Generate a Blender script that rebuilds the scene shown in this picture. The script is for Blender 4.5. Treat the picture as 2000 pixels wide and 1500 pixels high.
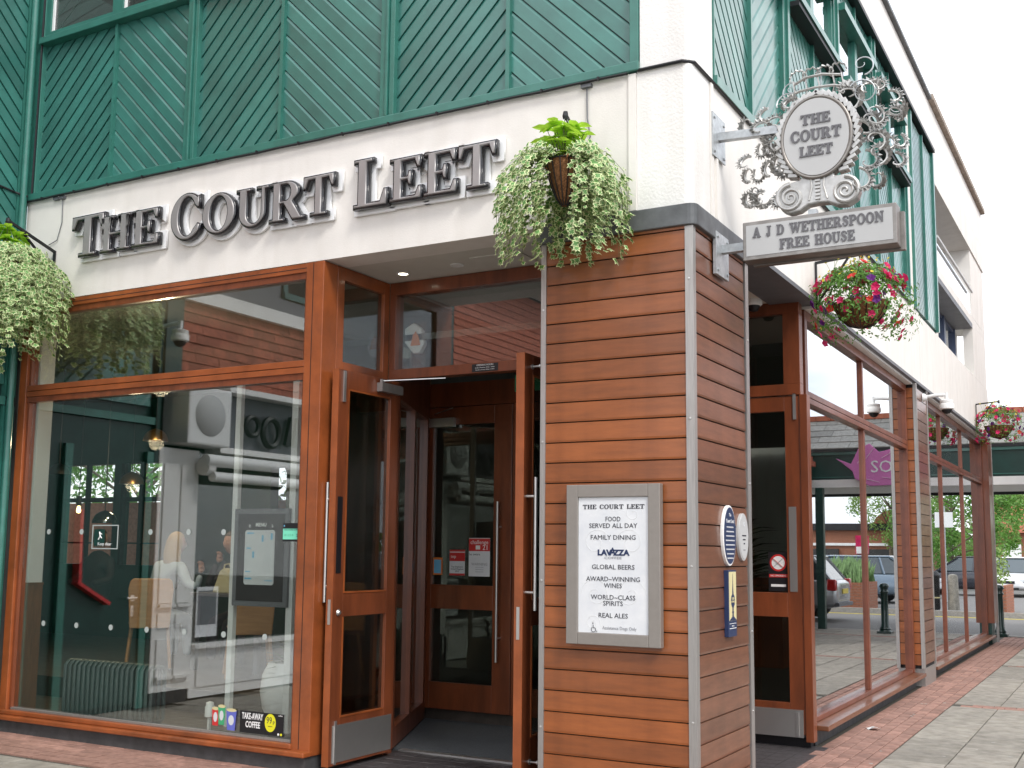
import bpy, bmesh, math, random
from mathutils import Vector, Matrix, noise
PI = math.pi
random.seed(7)
scene = bpy.context.scene
COL = scene.collection
for o in list(bpy.data.objects):
    bpy.data.objects.remove(o)

# ------------------------------------------------------------------ camera
CAM = Vector((2.2, -6.13, 1.5))
yaw, pitch, roll = 0.513971581, 0.121230871, 0.0110623612
fw = Vector((-math.sin(yaw)*math.cos(pitch), math.cos(yaw)*math.cos(pitch), math.sin(pitch)))
rt = Vector((math.cos(yaw), math.sin(yaw), 0)); up = rt.cross(fw)
rt2 = rt*math.cos(roll)+up*math.sin(roll); up2 = -rt*math.sin(roll)+up*math.cos(roll)
cd = bpy.data.cameras.new('camera'); cam = bpy.data.objects.new('camera', cd); COL.objects.link(cam)
M = Matrix((rt2, up2, -fw)).transposed().to_4x4(); M.translation = CAM
cam.matrix_world = M
cd.sensor_width = 36; cd.lens = 2181.98/2000*36
cd.shift_x = (1000-985.55)/2000; cd.shift_y = (808.98-750)/2000
cd.clip_start = 0.05; cd.clip_end = 1500
scene.camera = cam

# ------------------------------------------------------------------ sky and sun (bright overcast)
SUN_DIR = Vector((0.58, -0.40, 0.72)).normalized()      # towards the sun
w = bpy.data.worlds.new('World'); scene.world = w; w.use_nodes = True
nt = w.node_tree; N = nt.nodes; L = nt.links; N.clear()
out = N.new('ShaderNodeOutputWorld'); bg = N.new('ShaderNodeBackground')
sky = N.new('ShaderNodeTexSky'); sky.sky_type = 'NISHITA'; sky.sun_disc = False
sky.sun_elevation = math.asin(SUN_DIR.z); sky.sun_rotation = math.atan2(SUN_DIR.x, SUN_DIR.y)
tc = N.new('ShaderNodeTexCoord'); mp = N.new('ShaderNodeMapping'); mp.inputs['Scale'].default_value = (1, 1, 2.6)
nz = N.new('ShaderNodeTexNoise'); nz.inputs['Scale'].default_value = 2.3; nz.inputs['Detail'].default_value = 6
cr = N.new('ShaderNodeValToRGB'); cr.color_ramp.elements[0].position = 0.30; cr.color_ramp.elements[1].position = 0.52
cr.color_ramp.elements[0].color = (0.55, 0.55, 0.55, 1)
mx = N.new('ShaderNodeMix'); mx.data_type = 'RGBA'
nz2 = N.new('ShaderNodeTexNoise'); nz2.inputs['Scale'].default_value = 3.1; nz2.inputs['Detail'].default_value = 5
cr2 = N.new('ShaderNodeValToRGB')
cr2.color_ramp.elements[0].position = 0.35; cr2.color_ramp.elements[0].color = (7.6, 8.3, 9.6, 1)
cr2.color_ramp.elements[1].position = 0.6; cr2.color_ramp.elements[1].color = (14.5, 14.6, 14.8, 1)
L.new(tc.outputs['Generated'], mp.inputs['Vector']); L.new(mp.outputs[0], nz.inputs['Vector']); L.new(mp.outputs[0], nz2.inputs['Vector'])
L.new(nz.outputs[0], cr.inputs[0]); L.new(cr.outputs[0], mx.inputs['Factor'])
L.new(nz2.outputs[0], cr2.inputs[0])
L.new(sky.outputs[0], mx.inputs['A']); L.new(cr2.outputs[0], mx.inputs['B'])
L.new(mx.outputs['Result'], bg.inputs['Color']); bg.inputs['Strength'].default_value = 0.115
L.new(bg.outputs[0], out.inputs['Surface'])
sd = bpy.data.lights.new('sun', 'SUN'); sd.energy = 1.5; sd.angle = math.radians(14); sd.color = (1, .96, .9)
sun = bpy.data.objects.new('sun', sd); COL.objects.link(sun)
sun.rotation_euler = SUN_DIR.to_track_quat('Z', 'Y').to_euler()
scene.view_settings.view_transform = 'Standard'; scene.view_settings.look = 'None'
scene.view_settings.gamma = 1; scene.view_settings.use_curve_mapping = False
scene.view_settings.exposure = 0.5
scene.render.engine = 'CYCLES'
scene.cycles.max_bounces = 10; scene.cycles.transparent_max_bounces = 24; scene.cycles.glossy_bounces = 5

# ------------------------------------------------------------------ materials
def mat(name, col, rough=.5, metal=0, noise_s=0, noise_a=0, bump_s=0, bump=0, rand=0, stretch=(1, 1, 1),
        spec=.5, coat=0, dirt=0, col2=None, emit=None, trans=0):
    m = bpy.data.materials.new(name); m.use_nodes = True
    nt = m.node_tree; N = nt.nodes; L = nt.links; b = N['Principled BSDF']
    b.inputs['Base Color'].default_value = (*col, 1); b.inputs['Roughness'].default_value = rough
    b.inputs['Metallic'].default_value = metal; b.inputs['Specular IOR Level'].default_value = spec
    b.inputs['Coat Weight'].default_value = coat; b.inputs['Coat Roughness'].default_value = .12
    if emit: b.inputs['Emission Color'].default_value = (*emit[0], 1); b.inputs['Emission Strength'].default_value = emit[1]
    if trans: b.inputs['Transmission Weight'].default_value = trans
    tc = N.new('ShaderNodeTexCoord'); mp = N.new('ShaderNodeMapping'); mp.inputs['Scale'].default_value = stretch
    L.new(tc.outputs['Object'], mp.inputs['Vector']); vec = mp.outputs[0]
    if rand:
        oi = N.new('ShaderNodeObjectInfo'); ad = N.new('ShaderNodeVectorMath'); ad.operation = 'ADD'
        sc = N.new('ShaderNodeVectorMath'); sc.operation = 'SCALE'; sc.inputs['Scale'].default_value = 37
        L.new(oi.outputs['Random'], sc.inputs[0]); L.new(mp.outputs[0], ad.inputs[0]); L.new(sc.outputs[0], ad.inputs[1]); vec = ad.outputs[0]
    cur = None
    if noise_s:
        n = N.new('ShaderNodeTexNoise'); n.inputs['Scale'].default_value = noise_s; n.inputs['Detail'].default_value = 6
        n.inputs['Roughness'].default_value = .62; L.new(vec, n.inputs['Vector'])
        x = N.new('ShaderNodeMix'); x.data_type = 'RGBA'
        c2 = col2 or tuple(c*(1-noise_a) for c in col)
        x.inputs['A'].default_value = (*tuple(min(1, c*(1+noise_a*.5)) for c in col), 1); x.inputs['B'].default_value = (*c2, 1)
        r = N.new('ShaderNodeMapRange'); r.inputs['From Min'].default_value = .35; r.inputs['From Max'].default_value = .68
        L.new(n.outputs[0], r.inputs[0]); L.new(r.outputs[0], x.inputs['Factor']); cur = x.outputs['Result']
        rr = N.new('ShaderNodeMapRange'); rr.inputs['To Min'].default_value = max(.02, rough-.08); rr.inputs['To Max'].default_value = min(1, rough+.12)
        L.new(n.outputs[0], rr.inputs[0]); L.new(rr.outputs[0], b.inputs['Roughness'])
    if dirt:
        n = N.new('ShaderNodeTexNoise'); n.inputs['Scale'].default_value = 2.2; n.inputs['Detail'].default_value = 8
        mp2 = N.new('ShaderNodeMapping'); mp2.inputs['Scale'].default_value = (3, 3, .5); L.new(tc.outputs['Object'], mp2.inputs[0]); L.new(mp2.outputs[0], n.inputs['Vector'])
        x = N.new('ShaderNodeMix'); x.data_type = 'RGBA'; x.blend_type = 'MULTIPLY'
        r = N.new('ShaderNodeMapRange'); r.inputs['From Min'].default_value = .45; r.inputs['From Max'].default_value = .8; r.inputs['To Max'].default_value = dirt
        L.new(n.outputs[0], r.inputs[0]); L.new(r.outputs[0], x.inputs['Factor'])
        if cur: L.new(cur, x.inputs['A'])
        else: x.inputs['A'].default_value = (*col, 1)
        x.inputs['B'].default_value = (.55, .5, .42, 1); cur = x.outputs['Result']
    if rand:
        h = N.new('ShaderNodeHueSaturation'); r = N.new('ShaderNodeMapRange')
        r.inputs['To Min'].default_value = 1-rand; r.inputs['To Max'].default_value = 1+rand
        L.new(oi.outputs['Random'], r.inputs[0]); L.new(r.outputs[0], h.inputs['Value'])
        if cur: L.new(cur, h.inputs['Color'])
        else: h.inputs['Color'].default_value = (*col, 1)
        cur = h.outputs[0]
    if cur: L.new(cur, b.inputs['Base Color'])
    if bump:
        n = N.new('ShaderNodeTexNoise'); n.inputs['Scale'].default_value = bump_s; n.inputs['Detail'].default_value = 5
        L.new(vec, n.inputs['Vector']); bp = N.new('ShaderNodeBump'); bp.inputs['Strength'].default_value = bump; bp.inputs['Distance'].default_value = .01
        L.new(n.outputs[0], bp.inputs['Height']); L.new(bp.outputs[0], b.inputs['Normal'])
    return m

def glass_mat(name, tint=(.86, .9, .87), surfaces=4, wav=0.0):
    m = bpy.data.materials.new(name); m.use_nodes = True; nt = m.node_tree; N = nt.nodes; L = nt.links; N.clear()
    o = N.new('ShaderNodeOutputMaterial'); mix = N.new('ShaderNodeMixShader'); g = N.new('ShaderNodeBsdfGlossy'); t = N.new('ShaderNodeBsdfTransparent')
    g.inputs['Roughness'].default_value = 0.0; t.inputs['Color'].default_value = (*tint, 1); g.inputs['Color'].default_value = (.97, .98, 1, 1)
    ge = N.new('ShaderNodeNewGeometry'); dt = N.new('ShaderNodeVectorMath'); dt.operation = 'DOT_PRODUCT'
    L.new(ge.outputs['Incoming'], dt.inputs[0]); L.new(ge.outputs['Normal'], dt.inputs[1])
    ab = N.new('ShaderNodeMath'); ab.operation = 'ABSOLUTE'; L.new(dt.outputs['Value'], ab.inputs[0])
    om = N.new('ShaderNodeMath'); om.operation = 'SUBTRACT'; om.inputs[0].default_value = 1; L.new(ab.outputs[0], om.inputs[1])
    pw = N.new('ShaderNodeMath'); pw.operation = 'POWER'; pw.inputs[1].default_value = 5; L.new(om.outputs[0], pw.inputs[0])
    f = N.new('ShaderNodeMath'); f.operation = 'MULTIPLY_ADD'; f.inputs[1].default_value = .96; f.inputs[2].default_value = .04; L.new(pw.outputs[0], f.inputs[0])
    nf = N.new('ShaderNodeMath'); nf.operation = 'MULTIPLY'; nf.inputs[1].default_value = surfaces; L.new(f.outputs[0], nf.inputs[0])
    d = N.new('ShaderNodeMath'); d.operation = 'MULTIPLY_ADD'; d.inputs[1].default_value = surfaces-1; d.inputs[2].default_value = 1; L.new(f.outputs[0], d.inputs[0])
    q = N.new('ShaderNodeMath'); q.operation = 'DIVIDE'; L.new(nf.outputs[0], q.inputs[0]); L.new(d.outputs[0], q.inputs[1])
    L.new(q.outputs[0], mix.inputs[0]); L.new(t.outputs[0], mix.inputs[1]); L.new(g.outputs[0], mix.inputs[2]); L.new(mix.outputs[0], o.inputs[0])
    if wav:
        tcc = N.new('ShaderNodeTexCoord'); n = N.new('ShaderNodeTexNoise'); n.inputs['Scale'].default_value = 1.3; n.inputs['Detail'].default_value = 1
        L.new(tcc.outputs['Object'], n.inputs['Vector']); bp = N.new('ShaderNodeBump'); bp.inputs['Strength'].default_value = wav; bp.inputs['Distance'].default_value = .01
        L.new(n.outputs[0], bp.inputs['Height']); L.new(bp.outputs[0], g.inputs['Normal'])
    return m

MT = dict(
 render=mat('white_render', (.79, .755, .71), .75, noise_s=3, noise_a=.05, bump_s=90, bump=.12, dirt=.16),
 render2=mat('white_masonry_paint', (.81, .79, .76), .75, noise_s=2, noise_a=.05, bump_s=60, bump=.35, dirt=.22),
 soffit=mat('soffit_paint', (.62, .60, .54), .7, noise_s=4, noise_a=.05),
 green=mat('green_paint', (.034, .160, .132), .36, noise_s=2.2, noise_a=.28, bump_s=30, bump=.05, rand=.13, spec=.6, coat=.45),
 green2=mat('green_trim_paint', (.032, .165, .13), .36, noise_s=8, noise_a=.15, dirt=.15, coat=.35),
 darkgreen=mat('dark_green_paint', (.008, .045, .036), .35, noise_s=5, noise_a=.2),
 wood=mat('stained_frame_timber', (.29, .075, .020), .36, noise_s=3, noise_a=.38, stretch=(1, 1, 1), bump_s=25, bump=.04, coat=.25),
 wood_shaded=mat('frame_timber_shaded', (.17, .047, .022), .36, noise_s=3, noise_a=.3, coat=.2),  # frame timber with the side elevation's shade put into its colour
 woodd=mat('dark_door_timber', (.19, .05, .018), .36, noise_s=4, noise_a=.35, stretch=(2, 2, .4), coat=.3),
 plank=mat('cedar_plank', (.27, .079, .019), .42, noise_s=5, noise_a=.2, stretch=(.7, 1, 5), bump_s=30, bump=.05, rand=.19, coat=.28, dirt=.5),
 plank_shaded=mat('cedar_plank_shaded', (.16, .060, .028), .34, noise_s=5, noise_a=.2, stretch=(1, .7, 5), bump_s=30, bump=.05, rand=.16, coat=.35, dirt=.5),  # same cedar, darkened in colour for the shaded side elevation
 black=mat('black', (.008, .008, .01), .5), gap=mat('shadow_gap', (.012, .01, .01), .9),
 alu=mat('brushed_aluminium', (.42, .40, .38), .42, metal=.75, noise_s=6, noise_a=.12, stretch=(20, 20, 1)),
 steel=mat('stainless_steel', (.60, .59, .57), .36, metal=.9, noise_s=3, noise_a=.05),
 bronze=mat('bronze_grey_frame', (.28, .255, .23), .4, metal=.35, noise_s=20, noise_a=.05),
 lead=mat('lead_flashing', (.13, .135, .14), .5, metal=.35, noise_s=6, noise_a=.3, bump_s=8, bump=.15, dirt=.2),
 galv=mat('galvanised_steel', (.46, .48, .49), .42, metal=.6, noise_s=25, noise_a=.22),
 pewter=mat('pewter_casting', (.50, .49, .47), .36, metal=.6, noise_s=14, noise_a=.2, bump_s=40, bump=.06),
 pewterd=mat('dark_pewter', (.26, .24, .22), .33, metal=.7, noise_s=14, noise_a=.2),
 letface=mat('letter_face', (.33, .315, .31), .38, metal=.3, noise_s=6, noise_a=.1),
 letblack=mat('letter_return', (.008, .008, .011), .22, coat=.4),
 white=mat('white_plastic', (.8, .8, .79), .35), offwhite=mat('offwhite_paint', (.82, .81, .79), .5, noise_s=4, noise_a=.05, dirt=.1),
 panel=mat('sign_panel_silver', (.46, .46, .455), .5, noise_s=4, noise_a=.03),
 panelprint=mat('sign_print_pale', (.72, .73, .74), .4, noise_s=7, noise_a=.05, col2=(.64, .66, .69)),
 ink=mat('dark_ink', (.03, .03, .04), .5), inkgrey=mat('grey_ink', (.30, .30, .32), .5), inkpale=mat('pale_ink', (.62, .64, .66), .5),
 greytext=mat('raised_grey_lettering', (.12, .115, .12), .35, metal=.3),
 halo=mat('white_acrylic', (.88, .88, .88), .3), frost=mat('frosted_vinyl', (.40, .44, .42), .7), wmark=mat('watermark_ink', (.66, .67, .67), .5), navy=mat('navy', (.015, .03, .09), .4), cream=mat('cream', (.62, .55, .30), .5),
 red=mat('red_print', (.55, .03, .03), .4), yellow=mat('yellow_print', (.75, .72, .02), .5), cyan=mat('blue_print', (.18, .5, .75), .5),
 mint=mat('mint_print', (.2, .72, .5), .5), purple=mat('purple_print', (.35, .10, .30), .5), pink=mat('pink_print', (.55, .16, .42), .5),
 orange=mat('orange_print', (.7, .2, .04), .5), blue=mat('blue_cup', (.12, .14, .5), .5), greenp=mat('green_print', (.05, .35, .16), .5),
 brick=mat('red_paver', (.33, .185, .145), .8, noise_s=18, noise_a=.25, bump_s=120, bump=.3, rand=.2, dirt=.5),
 wallbrick=mat('wall_brick', (.32, .13, .075), .8, noise_s=20, noise_a=.3, bump_s=90, bump=.3, rand=.25),
 mortar=mat('mortar', (.30, .28, .25), .9, noise_s=30, noise_a=.2),
 slab=mat('concrete_slab', (.30, .275, .235), .8, noise_s=9, noise_a=.26, bump_s=160, bump=.45, rand=.16, dirt=.5),
 joint=mat('sandy_joint', (.075, .068, .055), .95, noise_s=50, noise_a=.3),
 quarry=mat('quarry_tile', (.055, .05, .052), .4, noise_s=20, noise_a=.3, rand=.2),
 tarmac=mat('asphalt', (.17, .165, .16), .85, noise_s=40, noise_a=.2, bump_s=200, bump=.3, dirt=.2),
 kerb=mat('kerb_stone', (.36, .34, .31), .8, noise_s=20, noise_a=.2),
 yline=mat('yellow_road_paint', (.62, .5, .06), .7, noise_s=20, noise_a=.2), wline=mat('white_road_paint', (.7, .7, .68), .7, noise_s=20, noise_a=.2),
 matfloor=mat('entrance_mat', (.10, .11, .12), .95, noise_s=120, noise_a=.4, bump_s=300, bump=.5),
 plinth=mat('plinth_stone', (.06, .06, .062), .6, noise_s=10, noise_a=.3, dirt=.3),
 tile=mat('clay_tile', (.36, .10, .055), .7, noise_s=20, noise_a=.3, rand=.22),
 slate=mat('roof_slate', (.24, .24, .22), .6, noise_s=15, noise_a=.25, rand=.2),
 ridge=mat('ridge_tile', (.42, .14, .08), .7, noise_s=20, noise_a=.2),
 grey=mat('grey_fascia_paint', (.14, .145, .16), .5, noise_s=4, noise_a=.1), sillgreen=mat('green_window_frame', (.04, .11, .10), .4),
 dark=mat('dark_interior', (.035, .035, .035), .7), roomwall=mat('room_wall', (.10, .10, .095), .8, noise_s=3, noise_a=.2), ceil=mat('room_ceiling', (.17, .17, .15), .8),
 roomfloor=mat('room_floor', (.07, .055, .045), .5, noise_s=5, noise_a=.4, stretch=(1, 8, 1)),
 wainscot=mat('dado_panel', (.2, .075, .028), .45, noise_s=5, noise_a=.3, stretch=(8, 8, 1)),
 chair=mat('beech_ply', (.55, .28, .11), .4, noise_s=5, noise_a=.15, stretch=(1, 1, 6)),
 tabletop=mat('grey_tabletop', (.12, .12, .125), .4), radiator=mat('cast_radiator', (.07, .085, .08), .4),
 brass=mat('brass', (.45, .27, .1), .3, metal=.9), chrome=mat('polished_chrome', (.4, .45, .46), .12, metal=1),
 bulb=mat('lit_bulb', (1, .8, .4), .5, emit=((1, .72, .3), 5)), led=mat('downlight_lens', (1, .95, .8), .5, emit=((1, .92, .7), 5)),
 skin=mat('skin', (.50, .27, .19), .55), blond=mat('blond_hair', (.45, .31, .15), .5, noise_s=60, noise_a=.4, stretch=(6, 6, .6)),
 shirt=mat('pale_blue_cloth', (.45, .56, .68), .8, noise_s=6, noise_a=.12, bump_s=12, bump=.6), darkcloth=mat('dark_cloth', (.02, .02, .028), .8), hairb=mat('brown_hair', (.09, .045, .02), .6),
 canvas=mat('cream_canvas', (.6, .55, .36), .8), pot=mat('white_pot', (.8, .8, .79), .4),
 leafd=mat('palm_leaf', (.025, .08, .02), .4, noise_s=8, noise_a=.4),
 ivy=mat('ivy_leaf', (.07, .19, .045), .45, noise_s=14, noise_a=.5), ivye=mat('ivy_leaf_margin', (.46, .56, .22), .5, noise_s=12, noise_a=.3),
 lime=mat('lime_leaf', (.34, .58, .045), .45, noise_s=12, noise_a=.35), fol=mat('bedding_leaf', (.10, .26, .045), .5, noise_s=14, noise_a=.5),
 petal_m=mat('magenta_petal', (.62, .02, .16), .6, noise_s=20, noise_a=.3), petal_p=mat('purple_petal', (.13, .02, .25), .6),
 petal_y=mat('yellow_petal', (.8, .66, .06), .6), petal_r=mat('red_petal', (.75, .06, .03), .6),
 coir=mat('coir_liner', (.22, .095, .035), .95, noise_s=60, noise_a=.5, bump_s=150, bump=.9), stem=mat('stem', (.12, .16, .04), .6), dry=mat('dry_leaf', (.3, .13, .05), .8),
 bark=mat('bark', (.12, .09, .065), .9, noise_s=15, noise_a=.4, bump_s=30, bump=.5),
 tree1=mat('tree_leaf', (.10, .24, .03), .55, noise_s=2, noise_a=.5), tree2=mat('shrub_leaf', (.16, .28, .05), .55, noise_s=3, noise_a=.4),
 tyre=mat('tyre', (.02, .02, .02), .8), rim=mat('alloy_rim', (.5, .5, .52), .3, metal=.8),
 carglass=mat('car_glass', (.05, .07, .08), .08, spec=.9), silver=mat('silver_car_paint', (.42, .43, .44), .25, metal=.5, coat=.6),
 carwhite=mat('white_car_paint', (.78, .79, .8), .25, coat=.7), cardark=mat('black_car_paint', (.02, .022, .03), .2, coat=.8), carblue=mat('grey_blue_car_paint', (.16, .22, .28), .25, metal=.4, coat=.7),
 lamp_red=mat('tail_lamp', (.6, .02, .02), .15, coat=.8), lamp_clear=mat('head_lamp', (.75, .78, .8), .1, coat=.8), plate_y=mat('number_plate', (.7, .55, .08), .4),
 iron=mat('green_cast_iron', (.008, .03, .024), .28, coat=.4), concrete=mat('weathered_concrete', (.3, .28, .24), .85, noise_s=8, noise_a=.3, dirt=.4),
 rail=mat('rail_white', (.7, .7, .7), .4), blueframe=mat('blue_grey_frame', (.05, .07, .13), .4),
 hedge=mat('hedge_leaf', (.20, .30, .07), .6, noise_s=5, noise_a=.4), lav=mat('lavender_leaf', (.13, .24, .07), .6, noise_s=8, noise_a=.4),
 rust=mat('coping_tile', (.34, .28, .23), .8, noise_s=10, noise_a=.3),
)
MT['glass'] = glass_mat('window_glass', (.93, .96, .94), surfaces=4.6); MT['glassB'] = glass_mat('side_window_glass', (.6, .64, .62), 5, .02); MT['glassD'] = glass_mat('door_glass', (.62, .64, .6), 3)

def leafmat(name, col, tr=.35, var=.4, rough=.45):
    m = mat(name, col, rough, noise_s=14, noise_a=var); nt = m.node_tree; N = nt.nodes; L = nt.links; b = N['Principled BSDF']; o = N['Material Output']
    t = N.new('ShaderNodeBsdfTranslucent'); a = N.new('ShaderNodeMixShader'); a.inputs[0].default_value = tr
    for l in list(b.inputs['Base Color'].links): L.new(l.from_socket, t.inputs['Color'])
    L.new(b.outputs[0], a.inputs[1]); L.new(t.outputs[0], a.inputs[2]); L.new(a.outputs[0], o.inputs['Surface']); return m
MT['ivy'] = leafmat('ivy_leaf_green', (.13, .30, .075), .25); MT['ivye'] = leafmat('ivy_leaf_edge', (.72, .78, .42), .2, .2)
MT['lime'] = leafmat('lime_green_leaf', (.48, .74, .07), .45, .25); MT['fol'] = leafmat('bedding_leaf_green', (.13, .30, .05), .35)
MT['tree1'] = leafmat('tree_leaf_green', (.13, .29, .045), .4); MT['tree2'] = leafmat('pale_tree_leaf', (.22, .36, .08), .4)
MT['petal_m'] = leafmat('magenta_petals', (.66, .02, .13), .3, .3, .6); MT['petal_p'] = leafmat('purple_petals', (.15, .02, .22), .3, .3, .6); MT['petal_r'] = leafmat('red_petals', (.75, .05, .04), .3, .2, .6); MT['petal_y'] = leafmat('yellow_petals', (.8, .68, .08), .3, .1, .6)

# ------------------------------------------------------------------ helpers
WL = {}
def wl(p): return WL.get(p.name, Vector((0, 0, 0))) if p else Vector((0, 0, 0))
def meta(o, label=None, cat=None, group=None, kind=None):
    if label: o['label'] = label
    if cat: o['category'] = cat
    if group: o['group'] = group
    if kind: o['kind'] = kind
    return o
def thing(name, loc, label, cat, group=None):
    o = bpy.data.objects.new(name, None); COL.objects.link(o); o.location = loc; WL[o.name] = Vector(loc)
    o.empty_display_size = .1
    return meta(o, label, cat, group)
def link(name, me, parent, loc):
    o = bpy.data.objects.new(name, me); COL.objects.link(o); loc = Vector(loc)
    WL[o.name] = loc
    if parent: o.parent = parent
    o.location = loc-wl(parent)
    return o
class MB:
    def __init__(s): s.v = []; s.f = []; s.m = []
    def add(s, vs, fs, m=0):
        n = len(s.v); s.v += [tuple(v) for v in vs]
        for f in fs: s.f.append(tuple(n+i for i in f)); s.m.append(m)
        return s
    def box(s, x0, y0, z0, x1, y1, z1, m=0):
        return s.add([(x0, y0, z0), (x1, y0, z0), (x1, y1, z0), (x0, y1, z0), (x0, y0, z1), (x1, y0, z1), (x1, y1, z1), (x0, y1, z1)],
            [(0, 3, 2, 1), (4, 5, 6, 7), (0, 1, 5, 4), (1, 2, 6, 5), (2, 3, 7, 6), (3, 0, 4, 7)], m)
    def obox(s, c, u, v, w, a, b, d, m=0):   # oriented box: centre, axes, half sizes
        c, u, v, w = map(Vector, (c, u, v, w)); P = []
        for k in (-1, 1):
            for i, j in ((-1, -1), (1, -1), (1, 1), (-1, 1)): P.append(c+u*a*i+v*b*j+w*d*k)
        return s.add(P, [(0, 3, 2, 1), (4, 5, 6, 7), (0, 1, 5, 4), (1, 2, 6, 5), (2, 3, 7, 6), (3, 0, 4, 7)], m)
    def bar(s, p, q, wd, dp, upv=(0, 0, 1), m=0):
        p, q = Vector(p), Vector(q); d = (q-p); L_ = d.length/2; d.normalize(); x = d.cross(Vector(upv))
        if x.length < 1e-4: x = d.cross(Vector((1, 0, 0)))
        x.normalize(); y = x.cross(d)
        return s.obox((p+q)/2, d, x, y, L_, wd/2, dp/2, m)
    def prism(s, poly, ax, a, b, m=0):
        # poly 2-D in the other two axes (cyclic order), extruded along ax
        n = len(poly); idx = {'x': (1, 2, 0), 'y': (0, 2, 1), 'z': (0, 1, 2)}[ax]; V = []
        for t in (a, b):
            for p in poly:
                q = [0, 0, 0]; q[idx[0]] = p[0]; q[idx[1]] = p[1]; q[idx[2]] = t; V.append(q)
        F = [tuple(range(n-1, -1, -1)), tuple(range(n, 2*n))]+[(i, (i+1) % n, n+(i+1) % n, n+i) for i in range(n)]
        return s.add(V, F, m)
    def tube(s, pts, r, seg=6, m=0, cap=True):
        pts = [Vector(p) for p in pts]; n = len(pts); R = r if isinstance(r, (list, tuple)) else [r]*n
        V = []; x = None
        for i, p in enumerate(pts):
            d = (pts[min(i+1, n-1)]-pts[max(i-1, 0)]).normalized()
            if x is None:
                x = d.cross(Vector((0, 0, 1)));
                if x.length < .1: x = d.cross(Vector((1, 0, 0)))
            x = (x-d*x.dot(d)).normalized(); y = d.cross(x)
            for k in range(seg):
                a = 2*PI*k/seg; V.append(p+(x*math.cos(a)+y*math.sin(a))*R[i])
        F = [(i*seg+k, i*seg+(k+1) % seg, (i+1)*seg+(k+1) % seg, (i+1)*seg+k) for i in range(n-1) for k in range(seg)]
        if cap: F += [tuple(range(seg-1, -1, -1)), tuple((n-1)*seg+k for k in range(seg))]
        return s.add(V, F, m)
    def lathe(s, prof, c, seg=20, m=0, axis=(0, 0, 1)):
        c = Vector(c); q = Vector(axis).to_track_quat('Z', 'Y'); V = []; n = len(prof)
        for r, z in prof:
            for k in range(seg):
                a = 2*PI*k/seg; V.append(c+q@Vector((r*math.cos(a), r*math.sin(a), z)))
        F = [(i*seg+k, i*seg+(k+1) % seg, (i+1)*seg+(k+1) % seg, (i+1)*seg+k) for i in range(n-1) for k in range(seg)]
        F += [tuple(range(seg-1, -1, -1)), tuple((n-1)*seg+k for k in range(seg))]
        return s.add(V, F, m)
    def mesh(s, name, mats, org=(0, 0, 0), smooth=False):
        me = bpy.data.meshes.new(name); o = Vector(org)
        me.from_pydata([tuple(Vector(v)-o) for v in s.v], [], s.f)
        for k in (mats if isinstance(mats, (list, tuple)) else [mats]): me.materials.append(MT[k] if isinstance(k, str) else k)
        me.polygons.foreach_set('material_index', s.m)
        if smooth:
            me.polygons.foreach_set('use_smooth', [True]*len(s.f))
            try: me.set_sharp_from_angle(angle=math.radians(50))
            except Exception: pass
        me.update(); return me
    def build(s, name, mats, parent=None, smooth=False, bevel=0, label=None, cat=None, group=None, kind=None, org=None):
        xs, ys, zs = zip(*s.v)
        if org is None: org = ((min(xs)+max(xs))/2, (min(ys)+max(ys))/2, min(zs))
        o = link(name, s.mesh(name, mats, org, smooth), parent, org)
        if bevel:
            md = o.modifiers.new('bevel', 'BEVEL'); md.width = bevel; md.segments = 2; md.limit_method = 'ANGLE'; md.harden_normals = False
        return meta(o, label, cat, group, kind)
SPLIT = {'pane', 'glass_pane', 'transom_pane', 'movement_joint_strip', 'corner_trim', 'upper_side_wall', 'centre_batten', 'window_sill', 'inner_floor', 'parapet_wall', 'room_backdrop', 'cladding_backing',
  'window_pier', 'soffit', 'side_fascia_wall', 'flush_bolt', 'porch_side_pane', 'beam', 'pilaster_moulding', 'pilaster_ledge', 'fascia_cornice', 'stallriser_panel', 'room_floor', 'room_ceiling', 'room_side_wall', 'metal_corner_trim', 'badge', 'corner_post', 'beam_moulding', 'window_poster', 'door_frame', 'room_back_wall', 'bead', 'groove'}
def B(name, mats, parent, *bx, **kw):
    if name in SPLIT and len(bx) > 1:
        return [B(name, mats, parent, q, **kw) for q in bx][0]
    b = MB()
    for q in bx: b.box(*q)
    return b.build(name, mats, parent, **kw)

def clip_poly(poly, x0, x1, y0, y1):
    def cl(P, ins, inter):
        R = []
        for i in range(len(P)):
            a, b = P[i-1], P[i]
            if ins(b):
                if not ins(a): R.append(inter(a, b))
                R.append(b)
            elif ins(a): R.append(inter(a, b))
        return R
    def ix(c): return lambda a, b: (c, a[1]+(b[1]-a[1])*(c-a[0])/(b[0]-a[0]))
    def iy(c): return lambda a, b: (a[0]+(b[0]-a[0])*(c-a[1])/(b[1]-a[1]), c)
    for ins, it in ((lambda p: p[0] >= x0, ix(x0)), (lambda p: p[0] <= x1, ix(x1)), (lambda p: p[1] >= y0, iy(y0)), (lambda p: p[1] <= y1, iy(y1))):
        if not poly: return []
        poly = cl(poly, ins, it)
    return poly

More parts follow.
